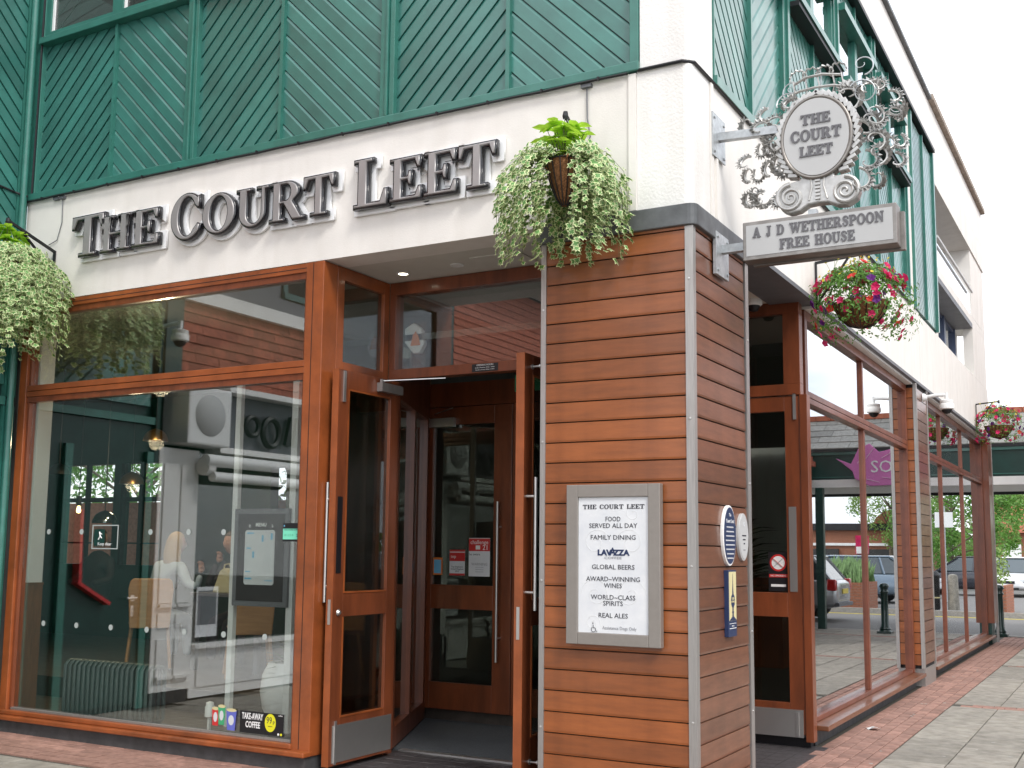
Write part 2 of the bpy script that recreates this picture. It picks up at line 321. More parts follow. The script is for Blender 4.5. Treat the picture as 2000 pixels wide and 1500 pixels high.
# flat board oriented matrix
def face_matrix(org, right, upv):
    r = Vector(right).normalized(); u = Vector(upv).normalized(); n = r.cross(u)
    Mx = Matrix((r, u, n)).transposed().to_4x4(); Mx.translation = Vector(org); return Mx
def curve_to_mesh(cu, name, mtl, parent, Mx, kind=None):
    tmp = bpy.data.objects.new('tmp', cu); COL.objects.link(tmp)
    dg = bpy.context.evaluated_depsgraph_get(); me = bpy.data.meshes.new_from_object(tmp.evaluated_get(dg))
    bpy.data.objects.remove(tmp)
    me.materials.clear(); me.materials.append(MT[mtl])
    me.name = name
    o = bpy.data.objects.new(name, me); COL.objects.link(o)
    WL[o.name] = Mx.translation.copy()
    if parent: o.parent = parent
    m2 = Mx.copy(); m2.translation = Mx.translation-wl(parent); o.matrix_local = m2
    return o
def txt(s, size, org, right, upv, mtl, parent, name='lettering', align='CENTER', ext=.0006, off=0, sx=1):
    cu = bpy.data.curves.new('t', 'FONT'); cu.body = s; cu.size = size; cu.align_x = align; cu.align_y = 'CENTER'
    cu.extrude = ext; cu.offset = off; cu.resolution_u = 2
    Mx = face_matrix(org, right, upv)
    o = curve_to_mesh(cu, name, mtl, parent, Mx)
    if sx != 1: o.data.transform(Matrix.Diagonal((sx, 1, 1, 1)))
    return o
X_, Y_, Z_ = (1, 0, 0), (0, 1, 0), (0, 0, 1)

# serif alphabet -----------------------------------------------------------
def arc(cx, cy, rx, ry, a0, a1, n=14):
    return [(cx+rx*math.cos(math.radians(a0+(a1-a0)*i/n)), cy+ry*math.sin(math.radians(a0+(a1-a0)*i/n))) for i in range(n+1)]
def stroke(pts, wd, n=26):
    P = []
    m = len(pts)
    for i in range(n+1):
        t = i/n*(m-1); k = min(int(t), m-2); f = t-k
        g = lambda j: pts[max(0, min(m-1, j))]
        p0, p1, p2, p3 = g(k-1), g(k), g(k+1), g(k+2)
        c = [0.5*((2*p1[d])+(-p0[d]+p2[d])*f+(2*p0[d]-5*p1[d]+4*p2[d]-p3[d])*f*f+(-p0[d]+3*p1[d]-3*p2[d]+p3[d])*f**3) for d in (0, 1)]
        P.append((c[0], c[1], wd[k]+(wd[k+1]-wd[k])*f))
    A, Bk = [], []
    for i, (x, y, q) in enumerate(P):
        a = P[max(0, i-1)]; b = P[min(n, i+1)]; dx, dy = b[0]-a[0], b[1]-a[1]; l = math.hypot(dx, dy)
        A.append((x-dy/l*q/2, y+dx/l*q/2)); Bk.append((x+dy/l*q/2, y-dx/l*q/2))
    return A+Bk[::-1]
GL = {
'T': (.86, [[(0, 1), (.86, 1), (.86, .68), (.77, .68), (.7, .89), (.54, .89), (.54, .09), (.66, .09), (.66, 0), (.2, 0), (.2, .09), (.32, .09), (.32, .89), (.16, .89), (.09, .68), (0, .68)]]),
'H': (.92, [[(0, 0), (.4, 0), (.4, .09), (.31, .09), (.31, .45), (.61, .45), (.61, .09), (.52, .09), (.52, 0), (.92, 0), (.92, .09), (.83, .09), (.83, .91), (.92, .91), (.92, 1), (.52, 1), (.52, .91), (.61, .91), (.61, .55), (.31, .55), (.31, .91), (.4, .91), (.4, 1), (0, 1), (0, .91), (.09, .91), (.09, .09), (0, .09)]]),
'E': (.78, [[(0, 0), (.78, 0), (.78, .3), (.69, .3), (.62, .1), (.31, .1), (.31, .46), (.43, .46), (.46, .34), (.54, .34), (.54, .68), (.46, .68), (.43, .56), (.31, .56), (.31, .9), (.6, .9), (.66, .72), (.75, .72), (.75, 1), (0, 1), (0, .91), (.09, .91), (.09, .09), (0, .09)]]),
'F': (.74, [[(0, 0), (.42, 0), (.42, .09), (.31, .09), (.31, .46), (.43, .46), (.46, .34), (.54, .34), (.54, .68), (.46, .68), (.43, .56), (.31, .56), (.31, .9), (.6, .9), (.66, .72), (.74, .72), (.74, 1), (0, 1), (0, .91), (.09, .91), (.09, .09), (0, .09)]]),
'L': (.75, [[(0, 0), (.75, 0), (.75, .34), (.66, .34), (.58, .1), (.31, .1), (.31, .91), (.42, .91), (.42, 1), (0, 1), (0, .91), (.09, .91), (.09, .09), (0, .09)]]),
'O': (.9, [arc(.45, .5, .45, .52, 0, 350, 32), arc(.45, .5, .23, .42, 0, 350, 32)]),
'C': (.84, [[(.79, .94), (.79, .66), (.72, .66)]+arc(.46, .5, .23, .42, 35, 318, 26)+[(.74, .33), (.83, .3)]+arc(.45, .5, .45, .52, 318, 52, 30)]),
'D': (.86, [[(0, 0)]+arc(.43, .5, .43, .5, -90, 90)+[(0, 1), (0, .91), (.09, .91), (.09, .09), (0, .09)], [(.31, .1)]+arc(.41, .5, .22, .4, -90, 90)+[(.31, .9)]]),
'P': (.78, [[(0, 0), (.42, 0), (.42, .09), (.31, .09), (.31, .42)]+arc(.45, .71, .33, .29, -90, 90)+[(0, 1), (0, .91), (.09, .91), (.09, .09), (0, .09)], [(.31, .51)]+arc(.43, .71, .13, .2, -90, 90)+[(.31, .91)]]),
'R': (.92, [[(0, 0), (.4, 0), (.4, .09), (.31, .09), (.31, .43), (.38, .43), (.62, 0), (.92, 0), (.92, .09), (.85, .09), (.63, .47)]+arc(.45, .72, .33, .28, -50, 90)+[(0, 1), (0, .91), (.09, .91), (.09, .09), (0, .09)], [(.31, .52)]+arc(.43, .715, .13, .195, -90, 90)+[(.31, .91)]]),
'U': (.88, [[(0, 1), (0, .91), (.09, .91), (.09, .35)]+arc(.44, .35, .35, .37, 180, 360)+[(.79, .91), (.88, .91), (.88, 1), (.54, 1), (.54, .91), (.67, .91), (.67, .35)]+arc(.49, .35, .18, .26, 360, 180)+[(.31, .91), (.4, .91), (.4, 1)]]),
'N': (.94, [[(0, 0), (.34, 0), (.34, .09), (.22, .09), (.22, .72), (.72, 0), (.85, 0), (.85, .91), (.94, .91), (.94, 1), (.6, 1), (.6, .91), (.73, .91), (.73, .32), (.27, 1), (0, 1), (0, .91), (.1, .91), (.1, .09), (0, .09)]]),
'A': (.95, [[(0, 0), (.34, 0), (.34, .09), (.25, .09), (.3, .26), (.58, .26), (.62, .09), (.53, .09), (.53, 0), (.95, 0), (.95, .09), (.87, .09), (.58, 1), (.40, 1), (.1, .09), (0, .09)], [(.33, .36), (.55, .36), (.44, .72)]]),
'W': (1.3, [[(0, 1), (0, .91), (.08, .91), (.36, 0), (.48, 0), (.66, .6), (.85, 0), (.97, 0), (1.22, .91), (1.3, .91), (1.3, 1), (.98, 1), (.98, .91), (1.1, .91), (.94, .3), (.76, .91), (.84, .91), (.84, 1), (.5, 1), (.5, .91), (.57, .91), (.61, .78), (.46, .3), (.29, .91), (.38, .91), (.38, 1)]]),
'J': (.6, [[(.12, 1), (.12, .91), (.25, .91), (.25, .15), (.2, .09), (.16, .15), (.15, .28), (.04, .28), (.05, .1)]+arc(.25, .12, .21, .14, 200, 350, 8)+[(.46, .25), (.46, .91), (.58, .91), (.58, 1)]]),
'S': (.7, [stroke([(.62, .70), (.56, .88), (.36, .95), (.17, .86), (.17, .68), (.34, .54), (.52, .42), (.56, .22), (.42, .06), (.2, .07), (.08, .3)], [.13, .1, .09, .14, .2, .22, .22, .17, .1, .1, .13])]),
'B': (.8, [[(0, 0)]+arc(.45, .27, .33, .27, -90, 60)+arc(.43, .76, .3, .24, -60, 90)+[(0, 1), (0, .91), (.09, .91), (.09, .09), (0, .09)], [(.31, .1)]+arc(.42, .28, .15, .18, -90, 90)+[(.31, .46)], [(.31, .56)]+arc(.41, .74, .13, .17, -90, 90)+[(.31, .91)]]),
' ': (.5, []),
}
def glyph_curve(contours, sx, sy, offset=0, extrude=0, bevel=0, bres=1):
    cu = bpy.data.curves.new('g', 'CURVE'); cu.dimensions = '2D'; cu.fill_mode = 'BOTH'
    for c in contours:
        sp = cu.splines.new('POLY'); sp.points.add(len(c)-1)
        for i, p in enumerate(c): sp.points[i].co = (p[0]*sx, p[1]*sy, 0, 1)
        sp.use_cyclic_u = True
    cu.offset = offset; cu.extrude = extrude; cu.bevel_depth = bevel; cu.bevel_resolution = bres
    return cu
def serif_line(s, h, org, right, upv, mtl, parent, wid=None, name='lettering', ext=.003, cs=.08, bold=0):
    adv = [GL[c][0] for c in s]; total = sum(adv)+cs*(len(s)-1); sx = (wid/total) if wid else h
    cont = []; x = -total/2
    for c, a in zip(s, adv):
        for q in GL[c][1]: cont.append([(x+p[0], p[1]) for p in q])
        x += a+cs
    Mx = face_matrix(org, right, upv)
    return curve_to_mesh(glyph_curve(cont, sx, h, offset=bold, extrude=ext), name, mtl, parent, Mx)

# ================================================================== GROUND
def ground():
    b = MB(); b.box(-60, -40, -.5, 60, 17.2, -.012)
    pav = b.build('pavement', 'joint', kind='structure', org=(0, 0, 0))
    B('road', 'tarmac', None, (-60, 17.35, -.5, 60, 24.4, -.03), kind='structure')
    B('car_park_ground', 'tarmac', None, (-200, 24.56, -.5, 200, 400, .0), kind='structure')
    k = B('kerb', 'kerb', None, (-60, 17.2, -.5, 60, 17.349, -.002), kind='structure')
    B('kerb', 'kerb', None, (-60, 24.401, -.5, 60, 24.559, .1), kind='structure')
    B('road_marking', 'yline', None, (-60, 24.05, -.0295, 60, 24.13, -.026), (-60, 23.85, -.0295, 60, 23.93, -.026), kind='structure', label=None)
    B('road_marking', 'wline', None, (-60, 17.55, -.0295, 60, 17.63, -.026), kind='structure')
    # pavers right of building: strip X 0.02..0.45, bricks 0.2 x 0.1 with the long side along Y
    def piece(me, name, x, y, z, rz=0):
        o = bpy.data.objects.new(name, me); COL.objects.link(o); o.parent = pav
        o.location = (x, y, z+random.uniform(-.0015, .0015)); o.rotation_euler = (random.uniform(-.004, .004), random.uniform(-.004, .004), rz+random.uniform(-.006, .006)); return o
    def pm(lx, ly, h, mk, nm):
        c = .004
        b = MB(); b.add([(-lx/2, -ly/2, -h), (lx/2, -ly/2, -h), (lx/2, ly/2, -h), (-lx/2, ly/2, -h), (-lx/2, -ly/2, -c), (lx/2, -ly/2, -c), (lx/2, ly/2, -c), (-lx/2, ly/2, -c),
                         (-lx/2+c, -ly/2+c, 0), (lx/2-c, -ly/2+c, 0), (lx/2-c, ly/2-c, 0), (-lx/2+c, ly/2-c, 0)],
                        [(0, 1, 5, 4), (1, 2, 6, 5), (2, 3, 7, 6), (3, 0, 4, 7), (4, 5, 9, 8), (5, 6, 10, 9), (6, 7, 11, 10), (7, 4, 8, 11), (8, 9, 10, 11)])
        return b.mesh(nm, mk)
    brY = pm(.0965, .1965, .03, 'brick', 'brick'); brX = pm(.1965, .0965, .03, 'brick', 'brick')
    slabm = pm(.42, .56, .03, 'slab', 'slab'); slabx = pm(.56, .42, .03, 'slab', 'slab')
    rest = MB(); n = 0
    def rb(lx, ly, x, y):
        rest.box(x-lx/2+.002, y-ly/2+.002, -.03, x+lx/2-.002, y+ly/2-.002, random.uniform(-.003, .001))
    spots = []
    j = 0
    y = .2
    while y < 16.9:
        for k in range(5):
            spots.append((.03+k*.104-.02, y+(k % 2)*.1)); 
        y += .204
    for (x, y) in sorted(spots, key=lambda p: (Vector((p[0], p[1], 0))-CAM).length):
        if x < .02 and y > 2.9: x = x
        if n < 240 and y > 1.0: piece(brY, 'brick', x, y, 0); n += 1
        else: rb(.1, .2, x, y)
    # cross bands of two brick courses, and slabs between them
    bands = [1.45, 6.2, 10.9, 15.6]
    for by in bands:
        for r in (0, 1):
            x = .565+.1
            while x < 4.2:
                if by < 7 and x < 1.9 and by > 3: piece(brX, 'brick', x+r*.1, by-.053+r*.104, 0)
                else: rb(.2, .1, x+r*.1, by-.053+r*.104)
                x += .204
    edges = bands+[16.9]; srest = MB()
    y0s = [(1.56, 6.09), (6.31, 10.79), (11.01, 15.49), (15.71, 17.1)]
    for a, c in y0s:
        m = max(1, round((c-a)/.565)); ly = (c-a)/m
        me = pm(.4225, ly-.011, .03, 'slab', 'slab')
        for r in range(m):
            x = .702; q = 0
            while x < 4.2:
                if x < 2.7: piece(me, 'slab', x, a+ly*(r+.5), 0)
                else: srest.box(x-.212, a+ly*r+.004, -.03, x+.212, a+ly*(r+1)-.004, random.uniform(-.003, .001))
                x += .433; q += 1
    # in front of the left window: three brick courses, then pale slabs
    for r in range(6):
        x = -6.0+(r % 2)*.1
        while x < -2.85:
            if n < 285 and r < 5 and x < -3.2 and r*.104 < .6: piece(brX, 'brick', x, -.055-r*.104, 0); n += 1
            else: rb(.2, .1, x, -.055-r*.104)
            x += .204
    y = -.68
    for r in range(8):
        x = -5.8+(r % 2)*.2
        while x < 5:
            if r < 1 and x < -3: piece(slabm, 'slab', x, y-.29, 0)
            else: srest.box(x-.212, y-.57, -.03, x+.212, y-.01, random.uniform(-.003, .001))
            x += .433
        y -= .57
    # bricks before the pillar and doors
    for r in range(6):
        x = -2.83
        while x < .6:
            rb(.2, .1, x+(r % 2)*.1, -.055-r*.104); x += .204
    for yy in range(8):
        for xx in range(20): rb(.1, .2, .57-.0*xx+.104*xx if False else .57+.104*xx, 1.3-.204*yy)
    rest.build('brick', 'brick', pav, kind='stuff'); srest.build('slab', 'slab', pav, kind='stuff')
    # dark quarry tiles of the porch, 0.1 m squares
    qt = pm(.146, .146, .02, 'quarry', 'tile')
    for i in range(11):
        for jx in range(7): piece(qt, 'tile', -2.70+.15*i, .03+.15*jx, .0)
    qr = MB()
    for i in range(7):
        for jx in range(13): qr.box(-1.02+.15*i, .98+.15*jx, -.03, -.874+.15*i, 1.126+.15*jx, .0)
    qr.build('tile', 'quarry', pav, kind='stuff')
    g_ = MB()
    for k in range(160):
        x_, y_, r_ = random.uniform(.1, 3.5), random.uniform(1.2, 14), random.uniform(.008, .018); g_.lathe([(r_, .0012), (r_*.8, .0028), (0, .003)], (x_, y_, 0), 7)
    g_.build('gum_spots', 'kerb', pav, kind='stuff')
    # litter
    b = MB()
    b.add([(.10, 4.02, .002), (.16, 4.0, .03), (.2, 4.08, .004), (.12, 4.12, .02), (.07, 4.08, .006)], [(0, 1, 3, 4), (1, 2, 3)])
    b.build('litter', 'white', label='crumpled white scrap of paper on the brick strip by the side windows', cat='litter')
ground()

# ================================================================== CORNER BUILDING
pub = thing('corner_building', (-3, 1, 0), 'corner public house with green chevron cladding over white walls and timber shopfront', 'building')
def pubbox(name, mk, *bx, **kw): return B(name, mk, pub, *bx, **kw)
ZF0, ZF1 = 3.54, 4.44
# white walls at fascia level
pubbox('fascia_wall', 'render', (-6.02, 0, ZF0, -.405, .25, ZF1))
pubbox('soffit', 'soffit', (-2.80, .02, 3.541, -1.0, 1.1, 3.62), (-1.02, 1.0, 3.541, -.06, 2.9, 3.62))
pubbox('access_hatch', 'soffit', (-1.80, .42, 3.534, -1.40, .70, 3.5405))
pubbox('movement_joint_strip', 'render', (-.402, -.012, 3.56, -.352, .02, ZF1-.01), (-.012, .33, 3.56, .012, .375, ZF1-.01))
def corner_prism(x0, y1, r, z0, z1, out=0, n=5):
    P = [(x0, -out)]+[(-r+out+r*math.sin(math.radians(a))-0, r-out-r*math.cos(math.radians(a))) for a in [90*i/n for i in range(n+1)]]+[(out, y1), (x0, y1)]
    return P
b = MB(); b.prism(corner_prism(-.35, .325, .05, 0, 0), 'z', 3.555, ZF1); b.build('corner_panel', 'render2', pub)
b = MB(); b.prism(corner_prism(-.33, .40, .04, 0, 0), 'z', ZF1+.012, 7.75); b.build('corner_column', 'render2', pub)
b = MB(); b.tube([(-.34, -.014, ZF1+.003), (-.05, -.014, ZF1+.003), (.008, .04, ZF1+.003), (.012, .4, ZF1+.003), (.012, 7.4, ZF1-.01)], .011, 6); b.build('cable', 'black', pub)
pubbox('side_fascia_wall', 'render', (-.3, .376, 3.56, -.0, 8.05, ZF1), (-.3, 8.056, 3.56, -.0, 15.3, ZF1-.02))
pubbox('drip_edge', 'grey', (-.34, 1.4, 3.525, .012, 15.3, 3.559))
# --- chevron cladding
def chevron(parent, plane, h0, h1, z0, z1, rising, face, pitchv=.141, joined=None, nm='cladding_board'):
    # boards at 45 deg; h = horizontal coordinate; plane 'A' (faces -Y) or 'B' (faces +X) or 'W' (wing, faces +X)
    w_ = pitchv; g = .009; k0 = int(-(h1-h0)/w_)-2; k1 = int((z1-z0)/w_)+int((h1-h0)/w_)+3
    sg = 1 if rising else -1
    for k in range(k0, k1):
        V, F = [], []; area = 0
        for (s0_, s1_, d0, d1) in ((0, .76, .006, .006), (.76, 1-g/w_, .006, -.003)):
            a_, b_ = z0+(k+s0_)*w_, z0+(k+s1_)*w_; e_ = (h1-h0)*sg
            P = clip_poly([(h0, a_), (h1, a_+e_), (h1, b_+e_), (h0, b_)], h0, h1, z0, z1)
            if len(P) < 3: continue
            area += abs(sum(P[i-1][0]*P[i][1]-P[i][0]*P[i-1][1] for i in range(len(P))))/2
            n = len(P); o_ = len(V)
            for (h, z) in P:
                t = ((z-sg*(h-h0)-z0)/w_-k-s0_)/(s1_-s0_); d = d0+(d1-d0)*t
                V.append((h, face-d, z) if plane == 'A' else (face+d, h, z))
            for (h, z) in P: V.append((h, face+.03, z) if plane == 'A' else (face-.03, h, z))
            F += [tuple(o_+i for i in range(n)), tuple(o_+i for i in range(2*n-1, n-1, -1))]+[(o_+i, o_+n+i, o_+n+(i+1) % n, o_+(i+1) % n) for i in range(n)]
        if area < .0012: continue
        bb = joined if joined is not None else MB(); bb.add(V, F)
        if joined is None: bb.build(nm, 'green', parent)
ZC0, ZC1 = 4.505, 5.84
baysA = [(-5.93, -5.045, -5.015, -4.19), (-4.075, -3.235, -3.205, -2.295), (-2.175, -1.285, -1.255, -.395)]
for a, m0, m1, c in baysA:
    chevron(pub, 'A', a, m0, ZC0, ZC1, True, .035); chevron(pub, 'A', m1, c, ZC0, ZC1, False, .035)
    pubbox('centre_batten', 'green2', (m0, .0, ZC0, m1, .06, ZC1))
pubbox('cladding_backing', 'darkgreen', (-6.0, .068, ZC0-.04, -.34, .2, 5.86))
pubbox('mullion', 'green2', (-6.01, -.012, 4.5, -5.93, .07, 7.6), bevel=.004)
pubbox('mullion', 'green2', (-4.19, -.012, 4.5, -4.14, .07, 7.6), (-4.135, -.03, 4.5, -4.115, .07, 7.6), (-4.11, -.012, 4.5, -4.075, .07, 7.6), bevel=.003)
pubbox('mullion', 'green2', (-2.295, -.012, 4.5, -2.245, .07, 7.6), (-2.24, -.03, 4.5, -2.22, .07, 7.6), (-2.215, -.012, 4.5, -2.175, .07, 7.6), bevel=.003)
pubbox('mullion', 'green2', (-.395, -.012, 4.5, -.335, .07, 7.6), bevel=.004)
pubbox('bottom_rail', 'green2', (-6.02, -.03, 4.442, -.33, .07, 4.503), bevel=.006)
pubbox('window_sill', 'green2', (-5.95, -.05, 5.842, -4.18, .1, 5.90), (-4.08, -.05, 5.842, -2.29, .1, 5.90), (-2.18, -.05, 5.842, -.39, .1, 5.90), bevel=.006)
for a, c in ((-5.93, -5.03), (-5.03, -4.19), (-4.07, -2.3), (-2.17, -.4)):
    f = pubbox('upper_window', 'green2', (a, .0, 5.901, a+.06, .06, 7.5), (c-.06, .0, 5.901, c, .06, 7.5), (a+.06, .0, 5.901, c-.06, .06, 5.96), (a+.06, 0, 6.9, c-.06, .06, 6.96))
    B('pane', 'glassD', f, (a+.062, .03, 5.962, c-.062, .036, 6.898))
    B('frame_edge', 'white', f, (a+.062, .015, 5.962, a+.085, .029, 6.898))
    # leaded lattice of the leftmost casements
    if a < -4.5:
        lb = MB()
        for k in range(-6, 12):
            for s_ in (1, -1):
                P = (a+.09, 5.97+k*.14), (c-.07, 5.97+k*.14+s_*(c-a-.16)*.8)
                z0_, z1_ = P[0][1], P[1][1]
                if 5.96 < min(z0_, z1_) and max(z0_, z1_) < 6.9: lb.bar((P[0][0], .045, z0_), (P[1][0], .045, z1_), .006, .006)
        if lb.v: lb.build('lattice', 'alu', f)
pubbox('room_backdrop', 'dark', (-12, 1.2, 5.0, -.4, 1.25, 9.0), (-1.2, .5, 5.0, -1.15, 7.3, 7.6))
b = MB(); pts = [(-6.0+i*.2, -.035+.004*math.sin(i*2.1), 4.432-.004*abs(math.sin(i*1.3))) for i in range(29)]; b.tube(pts, .0085, 6); b.build('cable', 'black', pub)
for x in (-5.3, -4.85, -4.4, -3.9, -3.4, -2.9, -2.4, -1.9, -1.4): pass
b = MB()
for i in range(14): x = -5.8+.4*i; b.box(x, -.047, 4.422, x+.012, -.026, 4.444)
b.build('cable_clips', 'black', pub, kind='stuff')
# vertical cable + junction box by the right basket
b = MB(); b.tube([(-.684, -.012, 4.41), (-.68, -.012, 4.2), (-.66, -.012, 4.08), (-.69, -.012, 3.98), (-.675, -.012, 3.9)], .005, 5); b.box(-.72, -.03, 4.40, -.65, -.0, 4.425); b.build('cable', 'grey', pub)
b = MB(); b.tube([(-5.56, -.012, 4.42), (-5.55, -.012, 4.2), (-5.6, -.012, 4.05), (-5.7, -.012, 4.02)], .004, 5); b.box(-5.66, -.03, 4.40, -5.60, 0, 4.425); b.box(-5.58, -.03, 4.40, -5.53, 0, 4.425); b.build('cable', 'grey', pub)
# --- side elevation (faces +X)
jb = MB()
ZB1 = 5.84
bays = [(.42, 1.235, 1.265, 2.05), (2.27, 3.03, 3.06, 3.80), (4.02, 4.78, 4.81, 5.52), (5.74, 6.5, 6.53, 7.28)]
for i, (a, m0, m1, c) in enumerate(bays):
    j = None if i == 0 else jb
    chevron(pub, 'B', a, m0, ZC0, ZB1, False, -.03, joined=j); chevron(pub, 'B', m1, c, ZC0, ZB1, True, -.03, joined=j)
    chevron(pub, 'B', a, m0, 6.62, 6.92, False, -.03, joined=jb); chevron(pub, 'B', m1, c, 6.62, 6.92, True, -.03, joined=jb)
    pubbox('centre_batten', 'green2', (-.06, m0, ZC0, .005, m1, ZB1), (-.06, m0, 6.62, .005, m1, 6.92))
    pubbox('mullion', 'green2', (-.08, c, 4.5, .012, c+.08, 6.95), (-.08, c+.082, 4.5, .03, c+.13, 6.95), (-.08, c+.132, 4.5, .012, c+.22, 6.95))
    pubbox('window_sill', 'green2', (-.1, a, 5.842, .10, c, 5.90), (-.1, a, 6.55, .07, c, 6.618)); pubbox('sill_shadow_band', 'black', (-.06, a, 5.80, .085, c, 5.8415))  # black strip stands in for the shadow under each sill
    f = pubbox('upper_window', 'green2', (-.06, a, 5.901, -.0, a+.05, 6.548), (-.06, c-.05, 5.901, -.0, c, 6.548), (-.06, m0-.04, 5.901, 0, m1+.04, 6.548))
    B('pane', 'glassB', f, (-.04, a+.052, 5.903, -.034, m0-.042, 6.546), (-.04, m1+.042, 5.903, -.034, c-.052, 6.546))
pubbox('mullion', 'green2', (-.08, .402, 4.5, .012, .419, 6.95))
pubbox('cladding_backing', 'darkgreen', (-.2, .41, 4.46, -.065, 7.5, 5.83), (-.2, .41, 6.6, -.065, 7.5, 6.93))
pubbox('bottom_rail', 'green2', (-.07, .405, 4.442, .03, 7.5, 4.503))
jb2 = MB()
chevron(pub, 'B', 7.82, 8.62, 4.47, 6.88, False, .0, joined=jb2); chevron(pub, 'B', 8.65, 9.45, 4.47, 6.88, True, .0, joined=jb2)
jb.build('cladding_boards', 'green', pub, kind='stuff', label='green diagonal boards of the further side bays')
jb2.build('cladding_boards', 'green', pub, kind='stuff', label='pale green boards of the last side bay')
pubbox('centre_batten', 'green2', (-.03, 8.62, 4.46, .03, 8.65, 6.9))
pubbox('corner_trim', 'green2', (-.08, 7.74, 4.45, .035, 7.818, 6.93), (-.08, 9.452, 4.45, .035, 9.53, 6.93))
pubbox('cladding_backing', 'darkgreen', (-.2, 7.75, 4.46, -.035, 9.52, 6.9))
pubbox('infill_wall', 'render', (-.25, 7.505, ZF1+.002, -.0, 7.738, 6.93))
pubbox('parapet_wall', 'render', (-.45, .41, 6.98, .02, 15.2, 7.62), (-5.99, .02, 7.6, -.335, .3, 8.3))
pubbox('head_trim', 'black', (-.3, .41, 6.935, .06, 9.5, 6.978))
pubbox('roof_coping', 'lead', (-.5, .3, 7.622, .07, 9.3, 7.665))
cp = MB()
for i in range(20): cp.box(-.5, 9.302+.295*i, 7.622, .09, 9.302+.295*i+.288, 7.70)
cp.build('coping_tiles', 'rust', pub, kind='stuff')
pubbox('balcony_beam', 'render', (-.45, 9.55, 6.55, .02, 15.2, 6.979))
pubbox('balcony_parapet', 'render', (-.15, 9.55, 5.30, .0, 15.2, 5.42))
pubbox('balcony_screen', 'glassB', (-.02, 9.6, 5.422, -.012, 13.38, 5.78))
pubbox('balcony_post', 'render', (-.45, 13.42, 5.425, .0, 15.2, 6.548))
b = MB(); b.tube([(.03, 9.6, 5.80), (.03, 13.3, 5.80)], .02, 8); b.build('balcony_rail', 'rail', pub)
pubbox('upper_side_wall', 'render', (-.15, 13.45, ZF1-.018, .0, 15.2, 5.298), (-.2, 9.53, ZF1-.018, -.02, 9.78, 5.298))
pubbox('window_soffit', 'grey', (-.6, 9.78, 5.22, .0, 13.45, 5.298))
pubbox('window_reveal_wall', 'render2', (-.6, 9.78, 4.42, -.35, 13.45, 4.44))
for k in range(3):
    y0_ = 9.82+k*1.2
    f = pubbox('side_window', 'blueframe', (-.36, y0_, 4.45, -.26, y0_+.07, 5.215), (-.36, y0_+1.12, 4.45, -.26, y0_+1.19, 5.215), (-.36, y0_+.07, 4.45, -.28, y0_+1.12, 4.5), (-.36, y0_+.07, 5.16, -.28, y0_+1.12, 5.215))
    B('pane', 'glassB', f, (-.32, y0_+.072, 4.502, -.314, y0_+1.118, 5.158))
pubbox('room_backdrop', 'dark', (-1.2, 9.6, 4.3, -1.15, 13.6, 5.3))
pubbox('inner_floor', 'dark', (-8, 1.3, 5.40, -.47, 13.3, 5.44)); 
pubbox('rear_wall', 'render2', (-6.0, 15.0, 0, -.46, 15.2, 7.6))
# ------------------------------------------------------------ left shopfront (plane Y=0.05)
def frame_shop(name, f_mats, xs, zs):
    pass
sf = pubbox('shopfront_frame', 'wood',
   (-5.97, -.005, .10, -5.885, .11, 3.535), (-2.905, -.005, .10, -2.745, .155, 3.535),
   (-5.885, -.0, 3.47, -2.905, .11, 3.535), (-5.885, -.0, 2.735, -2.905, .11, 2.779), (-5.885, -.0, 2.783, -2.905, .11, 2.83),
   bevel=.004)
sf2 = pubbox('shopfront_sill', 'wood', (-6.0, -.075, .10, -2.74, .03, .135), (-5.97, -.02, .1352, -2.9, .1, .172), bevel=.008)
B('groove', 'gap', sf, (-2.842, -.0065, .14, -2.837, -.004, 3.53), (-5.88, -.0015, 3.498, -2.9, .001, 3.503))
pubbox('bead', 'woodd', (-5.884, .012, 3.425, -2.906, .05, 3.469), (-5.884, .012, 2.69, -2.906, .05, 2.734), (-5.884, .02, .173, -5.86, .05, 2.69), (-2.93, .02, .173, -2.906, .05, 2.69), (-5.884, .02, 2.831, -5.86, .05, 3.424), (-2.93, .02, 2.831, -2.906, .05, 3.424))
pubbox('glazing_gasket', 'alu', (-5.86, .02, .1735, -2.93, .05, .19))
pubbox('window_pane', 'glass', (-5.859, .052, .18, -2.931, .058, 2.70))
pubbox('transom_pane', 'glass', (-5.859, .052, 2.825, -2.931, .058, 3.43))
pl = pubbox('plinth', 'plinth', (-6.0, -.03, -.01, -2.76, .2, .099))
for i in range(1): pass
# recess left return (plane X=-2.74): transom light over lower side light
pubbox('porch_side_frame', 'wood', (-2.80, .156, .02, -2.742, .235, 3.535), (-2.80, .73, .02, -2.742, .80, 3.535), (-2.80, .236, 3.44, -2.742, .729, 3.535), (-2.80, .236, 2.74, -2.742, .729, 2.84), (-2.80, .236, .02, -2.742, .729, .2), bevel=.003)
pubbox('porch_side_pane', 'glassD', (-2.775, .237, .201, -2.769, .728, 2.739), (-2.775, .237, 2.841, -2.769, .728, 3.439))
# recess back wall at Y=0.85
YB = .85
pubbox('porch_head_frame', 'woodd', (-2.74, YB-.05, 3.44, -1.02, YB+.05, 3.538), (-2.74, YB-.05, 2.785, -1.02, YB+.05, 2.86), (-2.74, YB-.05, 2.86, -2.68, YB+.05, 3.44), (-1.08, YB-.05, 0, -1.02, YB+.05, 3.44), (-2.76, YB-.05, 0, -2.70, YB+.05, 2.785), bevel=.003)
pubbox('transom_pane', 'glass', (-2.68, YB, 2.861, -1.081, YB+.006, 3.439))
pubbox('threshold', 'steel', (-2.70, YB+.14, .0, -1.08, YB+.2, .012))
pubbox('step_edge', 'plinth', (-2.80, .0, -.01, -2.745, .84, .018))
